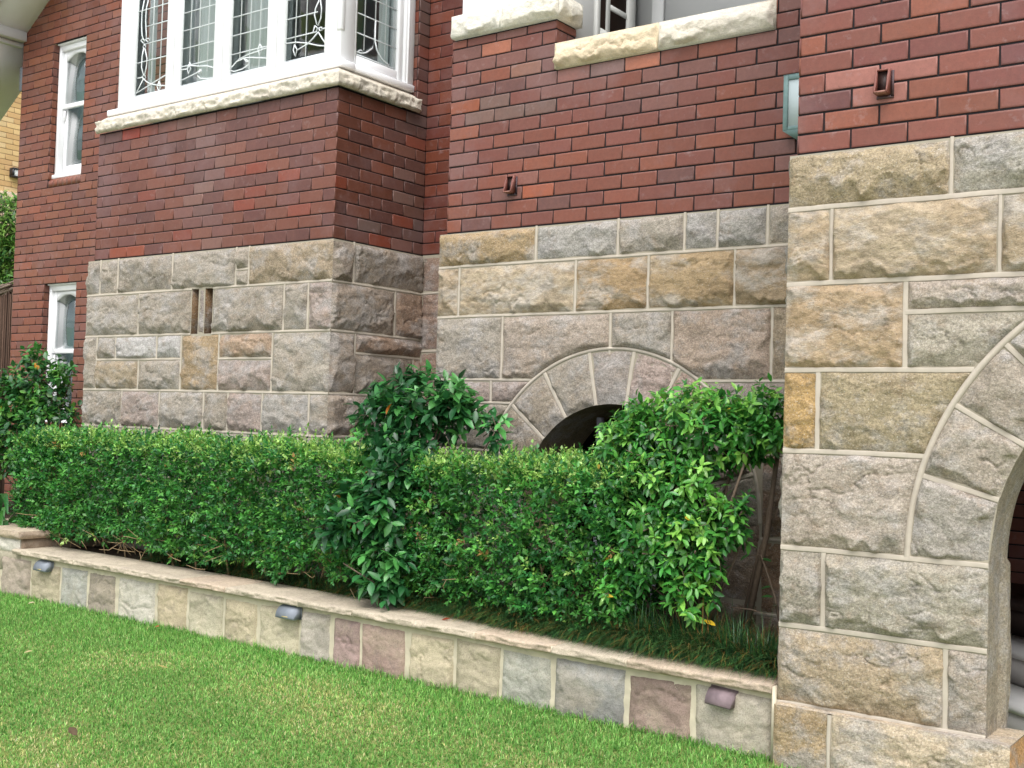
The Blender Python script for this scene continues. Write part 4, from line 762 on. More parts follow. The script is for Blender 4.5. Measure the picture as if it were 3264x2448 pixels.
# left return of the pier
fL = frame_left(-2.045)
for i, (a, c) in enumerate(zip(zp[1:], zp[:-1])): rect_stone(st, fL, 4.78, 5.81, a, c, G2, 730 + i, .02, edge0=(1, 0, 0, 0), hmax=.02)
o = st.build("entrance_stone_pier", M['stone'], house, smooth=True); o["label"] = "rock-faced sandstone pier with the big entrance arch"
st2.build("bedded_course", M['stone_bedded'], o, smooth=True); rb.build("pointing", M['ribbon'], o)
sh = MB(); stone_sheet(sh, fP, xP, 0.9, .2, zp[0] - .004, hole=(AX, AZ, AI, None)); 
sh2 = MB(); stone_sheet(sh2, fP, xP, AX - AI, .2, AZ); stone_sheet(sh2, fP, xP, .9, AZ, zp[0] - .004, hole=(AX, AZ, AI, None)); stone_sheet(sh2, fL, 4.78, 5.81, .1, zp[0] - .004); sh2.box((-2.033, 4.727, -.1), (-1.082, 4.90, zp[7] - .006))
sh2.add([(xP, 4.78, 2.639), (.9, 4.78, 2.639), (.9, 5.2, 2.639), (xP, 5.2, 2.639)], [(0, 1, 2, 3)])
sh2.build("mortar_bed", M['bed'], o)
# jamb and intrados of the arch: smooth dressed stone, then a rougher inner face
jm = MB(); pts = [(AX - AI, z) for z in np.linspace(.255, AZ, 40)] + [(AX + AI * math.cos(t), AZ + AI * math.sin(t)) for t in np.linspace(math.pi, R(20), 90)[1:]]
ys_ = np.linspace(4.782, 5.06, 14); V = []; L_acc = 0
for i, (x, z) in enumerate(pts):
    if i: L_acc += math.hypot(x - pts[i - 1][0], z - pts[i - 1][1])
    nx, nz = (1, 0) if z <= AZ else ((AX - x) / AI, (AZ - z) / AI)
    for y in ys_:
        h = .0025 * float(fbm(y * 30, L_acc * 8, 5, 3)) + (0 if y < 4.97 else (.02 * sstep(4.97, 5.0, y) + .014 * float(fbm(y * 9, L_acc * 5, 8, 4))) * (1 if (z < .93) else .3))
        V.append((x + nx * h, y, z + nz * h))
k = len(ys_); jm.add(V, [(i * k + j, (i + 1) * k + j, (i + 1) * k + j + 1, i * k + j + 1) for i in range(len(pts) - 1) for j in range(k - 1)], col=S(178, 166, 146))
jm.build("arch_jamb", M['stone'], o, smooth=True)
pq = MB()
stone_grid(pq, lambda u, v, h: np.stack([np.full_like(u, -1.082) + h, 4.725 + u, v - .1], -1), .30, zp[7] + .095, S(204, 158, 108), 750, .01, hmax=.01, edge0=(1, 1, 0, 1))
stone_grid(pq, lambda u, v, h: np.stack([-2.035 + u, 4.725 + v, zp[7] + h * .3 + .0 * u], -1), .953, .06, S(206, 188, 160), 751, .01, hmax=.002, edge0=(1, 1, 1, 1))
stone_grid(pq, lambda u, v, h: np.stack([-1.19 + u, 4.784 + v, zp[7] + h * .3 - .001], -1), .108, .24, S(206, 188, 160), 752, .01, hmax=.002, edge0=(1, 1, 1, 1))
pq.build("plinth", M['stone'], o, smooth=True)
# entrance lobby behind the arch: dark brick walls, steps
lb = Bricks()
lb.wall(frame_front(7.9), -1.96, 1.2, .0, 3.4, .2405, True, lambda r, u, z: mixc(r, [S(150, 92, 80), S(136, 82, 74)], [1, 1], .1), seed=71); lb.sheet(frame_front(7.9), -1.98, 1.2, 0, 3.4)
lb.wall(frame_right(-1.96), 5.1, 7.9, .0, 3.4, .2405, True, lambda r, u, z: mixc(r, [S(150, 92, 80), S(136, 82, 74)], [1, 1], .1), seed=72); lb.sheet(frame_right(-1.96), 5.08, 7.9, 0, 3.4)
done(lb, "lobby_wall", house)
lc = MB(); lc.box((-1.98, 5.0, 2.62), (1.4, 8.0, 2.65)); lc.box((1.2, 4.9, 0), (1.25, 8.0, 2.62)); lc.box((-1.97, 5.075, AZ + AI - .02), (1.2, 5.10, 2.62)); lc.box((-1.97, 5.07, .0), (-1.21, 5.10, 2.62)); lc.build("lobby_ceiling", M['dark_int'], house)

# --- scuppers: small terracotta spouts in the brickwork
def scupper(x, y, z, w, h, dep):
    """open chute, bottom lip projecting further than the top"""
    m = MB(); t = .006
    for xa in (x, x + w - t):
        prof = [(y, z - .004), (y - dep, z - .004), (y - dep * .93, z + .012)] + [(y - dep * (.93 - .32 * q), z + h * q) for q in (.25, .45, .62)] + [(y - dep * .52, z + h * .85), (y - dep * .5, z + h), (y, z + h)]
        m.prism(prof, 'x', xa, xa + t, S(130, 78, 68))
    m.box((x + t, y - dep * 1.04, z - .005), (x + w - t, y, z + .003), col=S(150, 104, 90)); m.box((x + t, y - dep * .5, z + h - t), (x + w - t, y, z + h), col=S(130, 78, 68))
    m.box((x + w + .0005, y - .004, z - .012), (x + w + .012, y + .002, z + h - .004), col=S(60, 44, 50)); m.box((x - .002, y - .004, z - .018), (x + w + .012, y + .002, z - .0055), col=S(60, 44, 50))
    m.box((x + t, y - .012, z + .004), (x + w - t, y - .009, z + h - t), col=(.01, .006, .006))
    return m.build("scupper", M['brick'], house)
scupper(-1.672, YP - .003, 2.862, .058, .102, .055); scupper(-4.372, YM - .003, 2.870, .060, .105, .055); scupper(-11.14, YL - .003, 5.90, .09, .12, .06)

# ------------------------------------------------------------------ entrance steps
steps = thing("entrance_steps", (-1.3, 5.8, 0), "pale grey steps with white nosings inside the entrance arch", "steps")
d_ = np.array([.79, -.61]); n_ = np.array([.61, .79]) * np.array([-1, 1]); n_ = np.array([.61, .79])
p0 = np.array([-1.25, 5.70])
for k in range(3):
    z = .20 + .17 * k; q = p0 + n_ * .30 * k
    def blk(mb, off, zlo, zhi, depth):
        c = [q + n_ * off + d_ * s for s in (-2.2, 1.3)]; V = []
        for zz in (zlo, zhi):
            V += [(*c[0], zz), (*c[1], zz), (*(c[1] + n_ * depth), zz), (*(c[0] + n_ * depth), zz)]
        mb.add(V, [(0, 3, 2, 1), (4, 5, 6, 7), (0, 1, 5, 4), (1, 2, 6, 5), (2, 3, 7, 6), (3, 0, 4, 7)])
    m = MB(); blk(m, .012, z - .17, z - .042, 2.2 - .3 * k); rs_ = m.build("step", M['riser' if k < 2 else 'tile'], steps)  # top step is coloured dark for the shadow it lies in
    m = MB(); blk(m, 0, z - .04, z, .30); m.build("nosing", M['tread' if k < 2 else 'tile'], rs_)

# ------------------------------------------------------------------ garden wall
gw = thing("garden_wall", (-5.2, 4.85, 0), "low retaining wall of upright sandstone slabs with pale joints and a flat capping", "garden wall")
jx = [-9.2, -8.66, -8.272, -7.86, -7.485, -7.159, -6.825, -6.391, -6.07, -5.72, -5.396, -5.028, -4.777, -4.542, -4.198, -3.863, -3.559, -3.23, -2.809, -2.463, -2.055]
fc = [S(158, 146, 130), S(166, 152, 134), S(160, 148, 132), S(172, 162, 136), S(170, 169, 158), S(152, 142, 126), S(194, 188, 172), S(180, 166, 138), S(178, 170, 146), S(180, 168, 140), S(186, 176, 150), S(172, 164, 150), S(160, 138, 130), S(164, 140, 128), S(186, 174, 146), S(178, 168, 142), S(176, 174, 160), S(148, 146, 140), S(150, 130, 118), S(176, 168, 152)]
st = MB(); fG = frame_front(4.80)
for i in range(len(jx) - 1):
    a, c = jx[i], jx[i + 1]; zt_ = .258 + float(zc((a + c) / 2)) + rng.normal(0, .004)
    r_ = np.random.default_rng(900 + i); gl_, gr_ = r_.uniform(.008, .018, 2)
    sk = r_.normal(0, .006, 4)
    def mapg(u, v, h, a=a + gl_, c=c - gr_, zt_=zt_, sk=sk):
        lu = c - a; lv = zt_ + .12; uu = u / lu; vv = v / lv
        return np.stack([a + u + sk[0] * (1 - uu) * vv + sk[1] * uu * vv + .004 * fbm(v * 9, u * 0 + a, 3, 3), np.full_like(u, 4.80) - h, -.12 + v + (sk[2] * (1 - uu) + sk[3] * uu) * vv], -1)
    stone_grid(st, mapg, c - gr_ - a - gl_, zt_ + .12, fc[i], 900 + i, .008, hmax=.016, bed=.007, rough=.95, top_w=.02, bot_w=.02, margin=.005, colvar=.8 if i == 17 else .3)
fo = st.build("wall_facing", M['facing'], gw, smooth=True)
mt = MB(); u, v = np.meshgrid(np.linspace(-9.2, -2.047, 700), np.linspace(0, 1, 40)); hz = .30 + zc(u); zz = -.12 + v * (hz + .12)
yy = 4.80 - .0025 * fbm(u * 25, zz * 25, 3, 3) + .004; i = np.arange(u.size).reshape(u.shape)
mt.add(np.stack([u, yy, zz], -1), np.stack([i[:-1, :-1], i[:-1, 1:], i[1:, 1:], i[1:, :-1]], -1))
mt.box((-9.2, 4.81, -.1), (-2.05, 5.11, .275)); mt.build("mortar", M['joint'], gw, smooth=True)
cx_ = [-8.05, -7.276, -6.837, -6.096, -5.656, -5.018, -4.57, -4.13, -3.705, -3.217, -2.794, -2.06]
for i in range(len(cx_) - 1):
    a, c = cx_[i] + .004, cx_[i + 1] - .004; n = max(8, int((c - a) / .008)); t = np.linspace(a, c, n)
    prof = [(4.81, .287), (4.765, .289)] + [(4.752, .289 + q) for q in (.006, .013, .02, .027, .033)] + [(4.756, .3275)] + [(4.76 + .046 * q, .329) for q in range(1, 8)] + [(5.12, .324)]
    k = len(prof); V = []; cl = S(196, 183, 162) * np.random.default_rng(950 + i).uniform(.9, 1.06) * (np.array([1.04, .97, .95]) if i in (3, 8, 10) else 1); C = []
    for x in t:
        for j, (y, z) in enumerate(prof):
            e = 1 if 1 < j < 8 else .1
            hh = e * (.013 * float(fbm(x * 11, z * 60, 60 + i, 4)) + .010 * (1 - abs(float(fbm(x * 7 + 3, z * 40, 70 + i, 3)))) - .008)
            V.append((x, y - hh, z + float(zc(x)) + e * .003 * float(fbm(x * 14, y * 9, 80 + i, 3)))); C.append(cl * (1 + .1 * float(fbm(x * 6, y * 9 + z * 20, 90 + i, 3))))
    m = MB(); m.add(V, [(q * k + j, (q + 1) * k + j, (q + 1) * k + j + 1, q * k + j + 1) for q in range(n - 1) for j in range(k - 1)], col=np.array(C), ngons=[list(range(k)), [(n - 1) * k + j for j in range(k)][::-1]])
    m.build("coping_slab", M['cap'], gw, smooth=True)
m = MB(); m.box((-8.05, 4.775, .28), (-2.06, 4.93, .318)); 
cp = MB()
for x in cx_[1:-1]: cp.box((x - .0045, 4.757, .288 + float(zc(x))), (x + .0045, 5.115, .325 + float(zc(x))))
cp.box((-2.06, 4.757, .0), (-2.046, 4.80, .325)); cp.build("coping_joint", M['joint'], gw)
# taller end pier with its own cap
ep = MB()
stone_grid(ep, lambda u, v, h: np.stack([-9.0 + u, 4.795 - h, .34 + v], -1), .985, .105, S(206, 200, 186), 980, .01, hmax=.008, edge0=(0, 1, 0, 0))
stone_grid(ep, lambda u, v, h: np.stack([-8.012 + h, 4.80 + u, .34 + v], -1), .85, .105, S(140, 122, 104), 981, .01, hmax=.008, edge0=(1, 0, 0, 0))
ep.box((-8.995, 4.80, .2), (-8.018, 5.65, .444), col=S(190, 180, 160))
epo = ep.build("end_pier", M['facing'], gw, smooth=False)
m = MB(); u, v = np.meshgrid(np.linspace(0, 1, 60), np.linspace(0, 1, 60)); i = np.arange(u.size).reshape(u.shape)
m.box((-9.02, 4.765, .446), (-7.985, 5.66, .503), col=S(178, 164, 142), bev=.012)
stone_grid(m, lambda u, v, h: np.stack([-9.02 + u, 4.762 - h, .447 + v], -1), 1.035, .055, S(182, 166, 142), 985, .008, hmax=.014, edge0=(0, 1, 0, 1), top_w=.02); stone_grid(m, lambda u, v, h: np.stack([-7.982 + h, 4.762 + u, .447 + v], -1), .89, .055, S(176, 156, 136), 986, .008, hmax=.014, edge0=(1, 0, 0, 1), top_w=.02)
m.build("end_pier_cap", M['cap'], epo)

# small half-round lights fixed below the coping
def wall_light(x, z, w, mat, label, rot=0.0, gold=True):
    o = thing("wall_light", (x, 4.797, z), label, "wall light", "half-round lights along the garden wall"); o["_at"] = (0, 0, 0)
    m = MB(); r = .062; prof = [(0, .030)] + [(-r * math.sin(t), -.034 + .064 * math.cos(t)) for t in np.linspace(0.05, math.pi / 2, 14)] + [(-r * .97, -.040), (0, -.040)]
    m.prism(prof, 'x', -w / 2, w / 2); b = m.build("lamp_housing", M[mat], o)
    m = MB(); m.box((-w / 2 - .004, -.002, -.046), (w / 2 + .004, .002, .034)); m.build("back_plate", M[mat], o)
    m = MB(); m.box((-w / 2 + .012, -r * .8, -.044), (w / 2 - .012, -.01, -.0405)); m.build("lens", M['frosted'], o)
    if gold:
        m = MB(); m.box((-w * .15, -r - .0005, -.030), (w * .17, -r + .004, -.026)); m.build("badge", M['gold'], o)
    o.rotation_euler = (0, rot, 0); return o
wall_light(-7.66, .292, .155, 'lamp_grey', "small blue-grey half-round wall light nearest the end pier at the far left")
wall_light(-5.10, .275, .155, 'lamp_grey', "small grey half-round wall light below the coping in front of the long hedge")
wall_light(-2.305, .240, .125, 'lamp_plum', "tilted purplish tarnished wall light beside the entrance pier", rot=R(4), gold=False)

# copper lantern on the porch wall beside the pier
la = thing("wall_lantern", (-2.30, 5.8, 3.15), "patinated copper wall lantern with a pale glass front beside the brick pier", "wall lantern")
m = MB(); x0, x1, z0, z1, yf = -2.505, -2.18, 3.02, 3.318, 5.745
m.box((x0, yf, z0), (x0 + .028, yf + .012, z1), bev=.003); m.box((x1 - .028, yf, z0), (x1, yf + .012, z1), bev=.003); m.box((x0 + .028, yf, z1 - .03), (x1 - .028, yf + .012, z1), bev=.003); m.box((x0 + .028, yf, z0), (x1 - .028, yf + .012, z0 + .02), bev=.003)
m.box((x0, yf + .012, z0), (x0 + .004, YM - .005, z1)); m.box((x1 - .004, yf + .012, z0), (x1, YM - .005, z1)); m.prism([(yf, z1), (YM - .005, z1 + .015), (YM - .005, z1 + .004), (yf, z1 - .004)], 'x', x0, x1)
m.build("lantern_frame", M['copper'], la)
m = MB(); m.box((x0 + .026, yf + .006, z0 + .018), (x1 - .026, yf + .009, z1 - .028)); m.build("lantern_glass", M['frosted'], la)
m = MB(); m.add([(x0, yf, z0), (x1, yf, z0), (x1, YM - .006, z0), (x0, YM - .006, z0), (x0 + .07, yf + .04, z0 - .05), (x1 - .07, yf + .04, z0 - .05), (x1 - .07, YM - .006, z0 - .05), (x0 + .07, YM - .006, z0 - .05)], [(0, 1, 5, 4), (1, 2, 6, 5), (2, 3, 7, 6), (3, 0, 4, 7), (4, 5, 6, 7), (3, 2, 1, 0)]); m.build("lantern_base", M['copper'], la)

# ------------------------------------------------------------------ beyond the house on the left
nb = thing("cream_brick_house", (-17.7, 11, 0), "cream brick neighbouring house glimpsed at the left edge", "house")
br = Bricks(); pal_c = lambda r, u, z: mixc(r, [S(240, 208, 160), S(234, 198, 148), S(244, 216, 174), S(226, 188, 142)], [1, 1, .8, .5], .05)
fN = frame_right(-17.7); br.wall(fN, 8.6, 12.0, 4.86, 8.0, .2405, True, pal_c, seed=81, z_of=4.86); br.sheet(fN, 8.6, 12.0, 4.8, 8.0); done(br, "wall", nb, 'cream_brick', 'cream_mortar')
m = MB(); m.box((-18.4, 8.55, 0), (-17.66, 12.05, 4.66), col=S(196, 170, 140)); m.box((-18.4, 8.55, 4.67), (-17.64, 12.05, 4.855), col=S(216, 192, 160)); m.build("stone_base", M['stone'], nb)
m = MB(); m.box((-18.6, 8.58, 3.2), (-17.72, 11.98, 8.0)); m.build("wall_core", M['cream_mortar'], nb)
bl = thing("bulkhead_light", (-17.69, 10.28, 5.18), "black bulkhead light with white diffuser on the cream brick wall", "wall light"); bl["_at"] = (0, 0, 0)
m = MB(); m.box((-.01, -.16, -.075), (.02, .16, .075), bev=.004); m.box((.02, -.16, .05), (.11, .16, .075), bev=.004); m.box((.02, -.16, -.075), (.11, .16, -.055), bev=.004); m.box((.02, -.16, -.055), (.11, -.14, .05)); m.box((.02, .14, -.055), (.11, .16, .05)); m.build("housing", M['black'], bl)
m = MB(); m.box((.02, -.138, -.053), (.085, .138, .048), bev=.006); m.build("diffuser", M['white'], bl)

fe = thing("brushwood_fence", (-13.5, 7.9, 0), "dark brown brushwood fence with a rolled cap beside the side wing", "fence")
m = MB(); fa = np.array([-12.10, 7.08]); fb = np.array([-15.3, 8.24]); fd = fb - fa; fn = np.array([-fd[1], fd[0]]) / np.linalg.norm(fd)
for k in range(900):
    t = rng.random(); p = fa + fd * t + fn * rng.normal(0, .022); z1 = 2.70 + rng.normal(0, .02); q = p + rng.normal(0, .012, 2)
    m.tube([(p[0], p[1], .2), ((p[0] + q[0]) / 2, (p[1] + q[1]) / 2, 1.4), (q[0], q[1], z1)], rng.uniform(.005, .011), col=S(96, 76, 64) * rng.uniform(.4, 1.3), n=4)
m.build("brush_panel", M['brush'], fe)
m = MB()
for k in range(160):
    t = rng.random(); a0 = rng.uniform(0, 2 * math.pi); rr = .075 * math.sqrt(rng.random()); p = fa + fd * t + fn * rr * math.cos(a0); q = fa + fd * min(t + rng.uniform(.15, .3), 1) + fn * (rr * math.cos(a0) + rng.normal(0, .01)); z = 2.765 + rr * math.sin(a0)
    m.tube([(p[0], p[1], z), (q[0], q[1], z + rng.normal(0, .01))], rng.uniform(.008, .014), col=S(150, 132, 118) * rng.uniform(.55, 1.1), n=5)
m.build("rolled_cap", M['brush'], fe)

# ------------------------------------------------------------------ foliage
def frames(d, nrm):
    d = d / np.linalg.norm(d, axis=1)[:, None]; s = np.cross(d, nrm); s /= np.linalg.norm(s, axis=1)[:, None] + 1e-9; n = np.cross(s, d); return d, s, n
def leaves(mb, P, Dv, Nv, Ln, Wd, Cl, fold=.18, curl=.12, detail=1):
    """N leaves: base P, direction Dv, rough normal Nv, length, width, colour"""
    d, s, n = frames(Dv, Nv); Ln = np.asarray(Ln)[:, None]; Wd = np.asarray(Wd)[:, None]
    if detail == 0: T = [(0, 0), (.45, .5), (1, 0), (.45, -.5)]; Q = [(0, 1, 2, 3)]; tt = None
    elif detail == 1: T = [(0, 0), (.42, .5), (.45, 0), (.42, -.5), (1, 0)]; tt = [(0, 2, 1), (0, 3, 2), (1, 2, 4), (2, 3, 4)]; Q = None
    else: T = [(0, 0), (.22, .36), (.22, 0), (.22, -.36), (.52, .5), (.52, 0), (.52, -.5), (.82, .27), (.82, 0), (.82, -.27), (1.0, 0)]; Q = [(1, 2, 5, 4), (2, 3, 6, 5), (4, 5, 8, 7), (5, 6, 9, 8)]; tt = [(0, 2, 1), (0, 3, 2), (7, 8, 10), (8, 9, 10)]
    T = np.array(T); k = len(T)
    V = P[:, None, :] + d[:, None, :] * (T[None, :, 0:1] * Ln[:, :, None]) + s[:, None, :] * (T[None, :, 1:2] * Wd[:, :, None]) + n[:, None, :] * ((np.abs(T[None, :, 1:2]) * fold * Wd[:, :, None] * 2) - curl * Ln[:, :, None] * T[None, :, 0:1] ** 2)
    N = len(P); off = (np.arange(N) * k)[:, None, None]
    C = np.repeat(Cl[:, None, :], k, 1)
    if detail == 2: C = C * np.where(np.abs(T[None, :, 1:2]) < .01, 1.12, 0.97)
    mb.add(V.reshape(-1, 3), None if Q is None else (np.array(Q)[None] + off).reshape(-1, 4), None if tt is None else (np.array(tt)[None] + off).reshape(-1, 3), C.reshape(-1, 3))
def unit(v): return v / (np.linalg.norm(v, axis=-1, keepdims=True) + 1e-9)

HG = [S(64, 134, 60), S(80, 150, 64), S(52, 114, 58), S(98, 166, 72)]; HT = [S(172, 214, 100), S(152, 202, 92), S(192, 222, 124)]
def hedge(name, label, x0, x1, y0, y1, zb, zt_, seed, dens=1.0, light=1.0, left_end=True, right_end=True):
    r = np.random.default_rng(seed); root = thing(name, ((x0 + x1) / 2, (y0 + y1) / 2, .33), label, "hedge", "clipped hedges in the raised bed")
    zones = []
    def zone(n, fx, fy, fz, nv): zones.append((int(n * dens), fx, fy, fz, np.array(nv, float)))
    U = lambda a, b: (lambda n: r.uniform(a, b, n)); K = lambda a: (lambda n: np.full(n, a))
    Lx = x1 - x0; Ly = y1 - y0; Lz = zt_ - zb
    zone(Lx * Lz * 1350, U(x0, x1), K(y0), U(zb, zt_), (0, -1, .15)); zone(Lx * Ly * 1700, U(x0, x1), U(y0, y1), K(zt_), (0, 0, 1)); zone(Lx * Lz * 350, U(x0, x1), K(y1), U(zb, zt_), (0, 1, .2))
    zone(Lx * Ly * 350, U(x0, x1), U(y0, y1), K(zb), (0, -.4, -.6)); zone(Ly * Lz * 1300, K(x0), U(y0, y1), U(zb, zt_), (-1, -.1, .1)); zone(Ly * Lz * 1300, K(x1), U(y0, y1), U(zb, zt_), (1, -.1, .1)); zone(Lx * Ly * Lz * 1500, U(x0, x1), U(y0 + .03, y1 - .03), U(zb, zt_ - .02), (0, -.5, .5))
    PP, DD, NN, LL, WW, CC = [], [], [], [], [], []
    for zi, (n, fx, fy, fz, nv) in enumerate(zones):
        p = np.stack([fx(n), fy(n), fz(n)], -1)
        depth = np.abs(r.normal(0, .04, n)) + .05 * (fbm(p[:, 0] * 5, p[:, 2] * 7 + p[:, 1] * 3, seed + zi, 3) + .4) + (0.05 * (fbm(p[:, 0] * 13, p[:, 2] * 15 + p[:, 1] * 9, seed + 31 + zi, 2) > .28))
        p = p - nv * depth[:, None] / np.linalg.norm(nv)
        # round the long edges a little, ragged bottom
        e = np.minimum(np.abs(p[:, 1] - y0), .12) ; p[:, 2] -= np.where(p[:, 2] > zt_ - .1, .05 * (1 - e / .12) ** 2, 0)
        edge = zb + .11 * (fbm(p[:, 0] * 2.1, p[:, 0] * 0 + seed, seed + 50, 3) + .1) + .05 * r.random(n)
        ok = p[:, 2] > edge; p = p[ok]; n = len(p)
        sd = unit(nv + r.normal(0, .55, (n, 3)) + np.array([0, 0, .25]))
        top = sstep(zt_ - .16, zt_ - .01, p[:, 2] + .02 * fbm(p[:, 0] * 9, p[:, 1] * 9, 3, 2)) * light
        tip = (r.random(n) < .08 + .72 * top)
        if zi == 1: grow = r.random(n) < .5; p[:, 2] += np.where(grow, np.abs(r.normal(0, .026, n)), 0); sd[grow] = unit(sd[grow] + np.array([0, 0, 1.2]))
        base = np.array(HG)[r.integers(0, 4, n)] * np.exp(r.normal(0, .18, n))[:, None]; base = base * (1 + .22 * fbm(p[:, 0] * 3, p[:, 2] * 4, 77, 2))[:, None]
        tc_ = np.array(HT)[r.integers(0, 3, n)] * np.exp(r.normal(0, .12, n))[:, None]
        base = np.where(tip[:, None], base * .25 + tc_ * .75, base); base = np.where((r.random(n) < .0025)[:, None], S(190, 150, 90), base)
        big = np.where(r.random(n) < .25, 1.35, 1.0) * np.where(tip, .78, 1.0)
        nl = 7; t1 = unit(np.cross(sd, r.normal(0, 1, (n, 3)))); t2 = np.cross(sd, t1)
        for k in range(nl):
            f = (k + .4) / nl; side = (-1) ** k; ax = t1 if (k // 2) % 2 == 0 else t2
            lp = p + sd * (.072 * f * big)[:, None]; ld = unit(sd * (.55 + .5 * f) + ax * side * (1.0 - .35 * f) + r.normal(0, .22, (n, 3))) if k < nl - 1 else unit(sd + r.normal(0, .2, (n, 3)))
            ln = unit(sd * .5 + np.array([0, -.15, .75]) + r.normal(0, .35, (n, 3)))
            PP.append(lp); DD.append(ld); NN.append(ln); L_ = r.uniform(.021, .036, n) * big * (.8 + .4 * (1 - f)); LL.append(L_); WW.append(L_ * r.uniform(.5, .62, n)); CC.append(base * r.uniform(.62, 1.34, n)[:, None])
    mb = MB(); leaves(mb, np.concatenate(PP), np.concatenate(DD), np.concatenate(NN), np.concatenate(LL), np.concatenate(WW), np.clip(np.concatenate(CC), 0, 1), detail=1)
    mb.build("foliage", M['hedge'], root)
    tw = MB()
    for k in range(int(Lx * 9)):
        bx = r.uniform(x0 + .05, x1 - .05); by = r.uniform(y0 + .16, y1 - .1); a = r.uniform(0, 2 * math.pi); pts = [np.array([bx, by, .30])]
        dv = np.array([math.cos(a) * .5, math.sin(a) * .2 + .08, 1.0])
        for q in range(5): pts.append(pts[-1] + dv * r.uniform(.08, .15)); dv = dv + r.normal(0, .22, 3) * np.array([1, .4, 1])
        pts = [p for p in pts if p[2] < zt_ - .08]
        if len(pts) > 2: tw.tube(pts, np.linspace(r.uniform(.005, .011), .002, len(pts)), col=(1, 1, 1), n=5)
    for k in range(int(Lx * 20)):                                     # fine dry twigs showing at the skirt
        p = np.array([r.uniform(x0, x1), r.uniform(y0 - .01, y0 + .15), r.uniform(zb - .08, zb + .22)]); d1 = unit(np.array([r.normal(0, 1), r.normal(-.3, .4), r.normal(.1, .4)]))
        q = p + d1 * r.uniform(.06, .2) + r.normal(0, .015, 3); tw.tube([p, (p + q) / 2 + r.normal(0, .012, 3), q], [.003, .0024, .0012], n=4)
    tw.build("stem", M['twig'], root)
    return root
hedge("clipped_hedge", "long clipped small-leaved hedge below the bay with yellow-green new tips", -8.44, -4.80, 4.98, 5.42, .44, 1.225, 1)
hedge("clipped_hedge", "shorter clipped hedge between the camellia and the glossy bush", -4.40, -2.95, 4.98, 5.42, .42, 1.215, 2, light=1.15)

def shrub(name, label, cat, loc, blobs, nsprig, leafL, ratio, pal, seed, nleaf=6, droop=.15, detail=2, spr=.12, mat='leaf', odd=None, stems=6, group=None, up=.3, stem_r=.012, top_pal=None):
    """blobs: (x,y,z,rx,ry,rz,weight); leaves sit in whorls at the ends of sprigs near the blob surfaces"""
    r = np.random.default_rng(seed); root = thing(name, loc, label, cat, group); PP, DD, NN, LL, WW, CC = [], [], [], [], [], []; tw = MB()
    wt = np.array([b[6] for b in blobs], float); wt /= wt.sum(); ends = []
    for bi, b in enumerate(blobs):
        n = int(nsprig * wt[bi]); dv = unit(r.normal(0, 1, (n, 3)) + np.array([.1, -.45, .15])); rad = np.clip(1 - np.abs(r.normal(0, .24, n)), .2, 1.08)
        p = np.array(b[:3]) + dv * np.array(b[3:6]) * rad[:, None]; sd = unit(dv * .8 + r.normal(0, .45, (n, 3)) + np.array([0, -.15, up]))
        base = np.array(pal)[r.integers(0, len(pal), n)] * np.exp(r.normal(0, .2, n))[:, None]
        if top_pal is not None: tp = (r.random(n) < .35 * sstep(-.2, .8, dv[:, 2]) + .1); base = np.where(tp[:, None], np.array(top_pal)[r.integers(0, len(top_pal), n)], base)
        t1 = unit(np.cross(sd, r.normal(0, 1, (n, 3)))); t2 = np.cross(sd, t1)
        for k in range(nleaf):
            f = (k + .5) / nleaf; a = k * 2.4 + r.uniform(0, .6, n); ax = t1 * np.cos(a)[:, None] + t2 * np.sin(a)[:, None]
            lp = p + sd * (spr * (f - .5)) ; ld = unit(sd * (.25 + .5 * f) + ax * .95 + np.array([0, 0, -droop]) + r.normal(0, .18, (n, 3))); ln = unit(np.array([0, -.25, 1.0]) + sd * .4 + r.normal(0, .3, (n, 3)))
            L_ = leafL * r.uniform(.65, 1.15, n) * (1 - .25 * f); PP.append(lp); DD.append(ld); NN.append(ln); LL.append(L_); WW.append(L_ * ratio * r.uniform(.85, 1.15, n)); c = base * r.uniform(.8, 1.22, n)[:, None]
            if odd is not None: c = np.where((r.random(n) < odd[1])[:, None], odd[0], c)
            CC.append(c)
        for j in range(0, n, 7): tw.tube([p[j] - sd[j] * spr * 1.6 + r.normal(0, .01, 3), p[j], p[j] + sd[j] * spr * .5], [.004, .003, .0015], n=4)
        for j in range(max(1, int(stems * wt[bi] * 2))):
            e = np.array(b[:3]) + unit(r.normal(0, 1, 3)) * np.array(b[3:6]) * .7; s0 = np.array(loc) + np.array([r.normal(0, .06), r.normal(0, .05), 0]); md = s0 * .45 + e * .55 + r.normal(0, .06, 3); tw.tube([s0, s0 * .75 + md * .25 + r.normal(0, .02, 3), md, e], [stem_r, stem_r * .8, stem_r * .55, .004], n=6)
    mb = MB(); leaves(mb, np.concatenate(PP), np.concatenate(DD), np.concatenate(NN), np.concatenate(LL), np.concatenate(WW), np.clip(np.concatenate(CC), 0, 1), detail=detail, fold=.16, curl=.14)
    mb.build("foliage", M[mat], root); tw.build("stem", M['bark'], root); return root
CA = [S(60, 124, 62), S(48, 104, 56), S(80, 144, 72), S(40, 90, 50)]
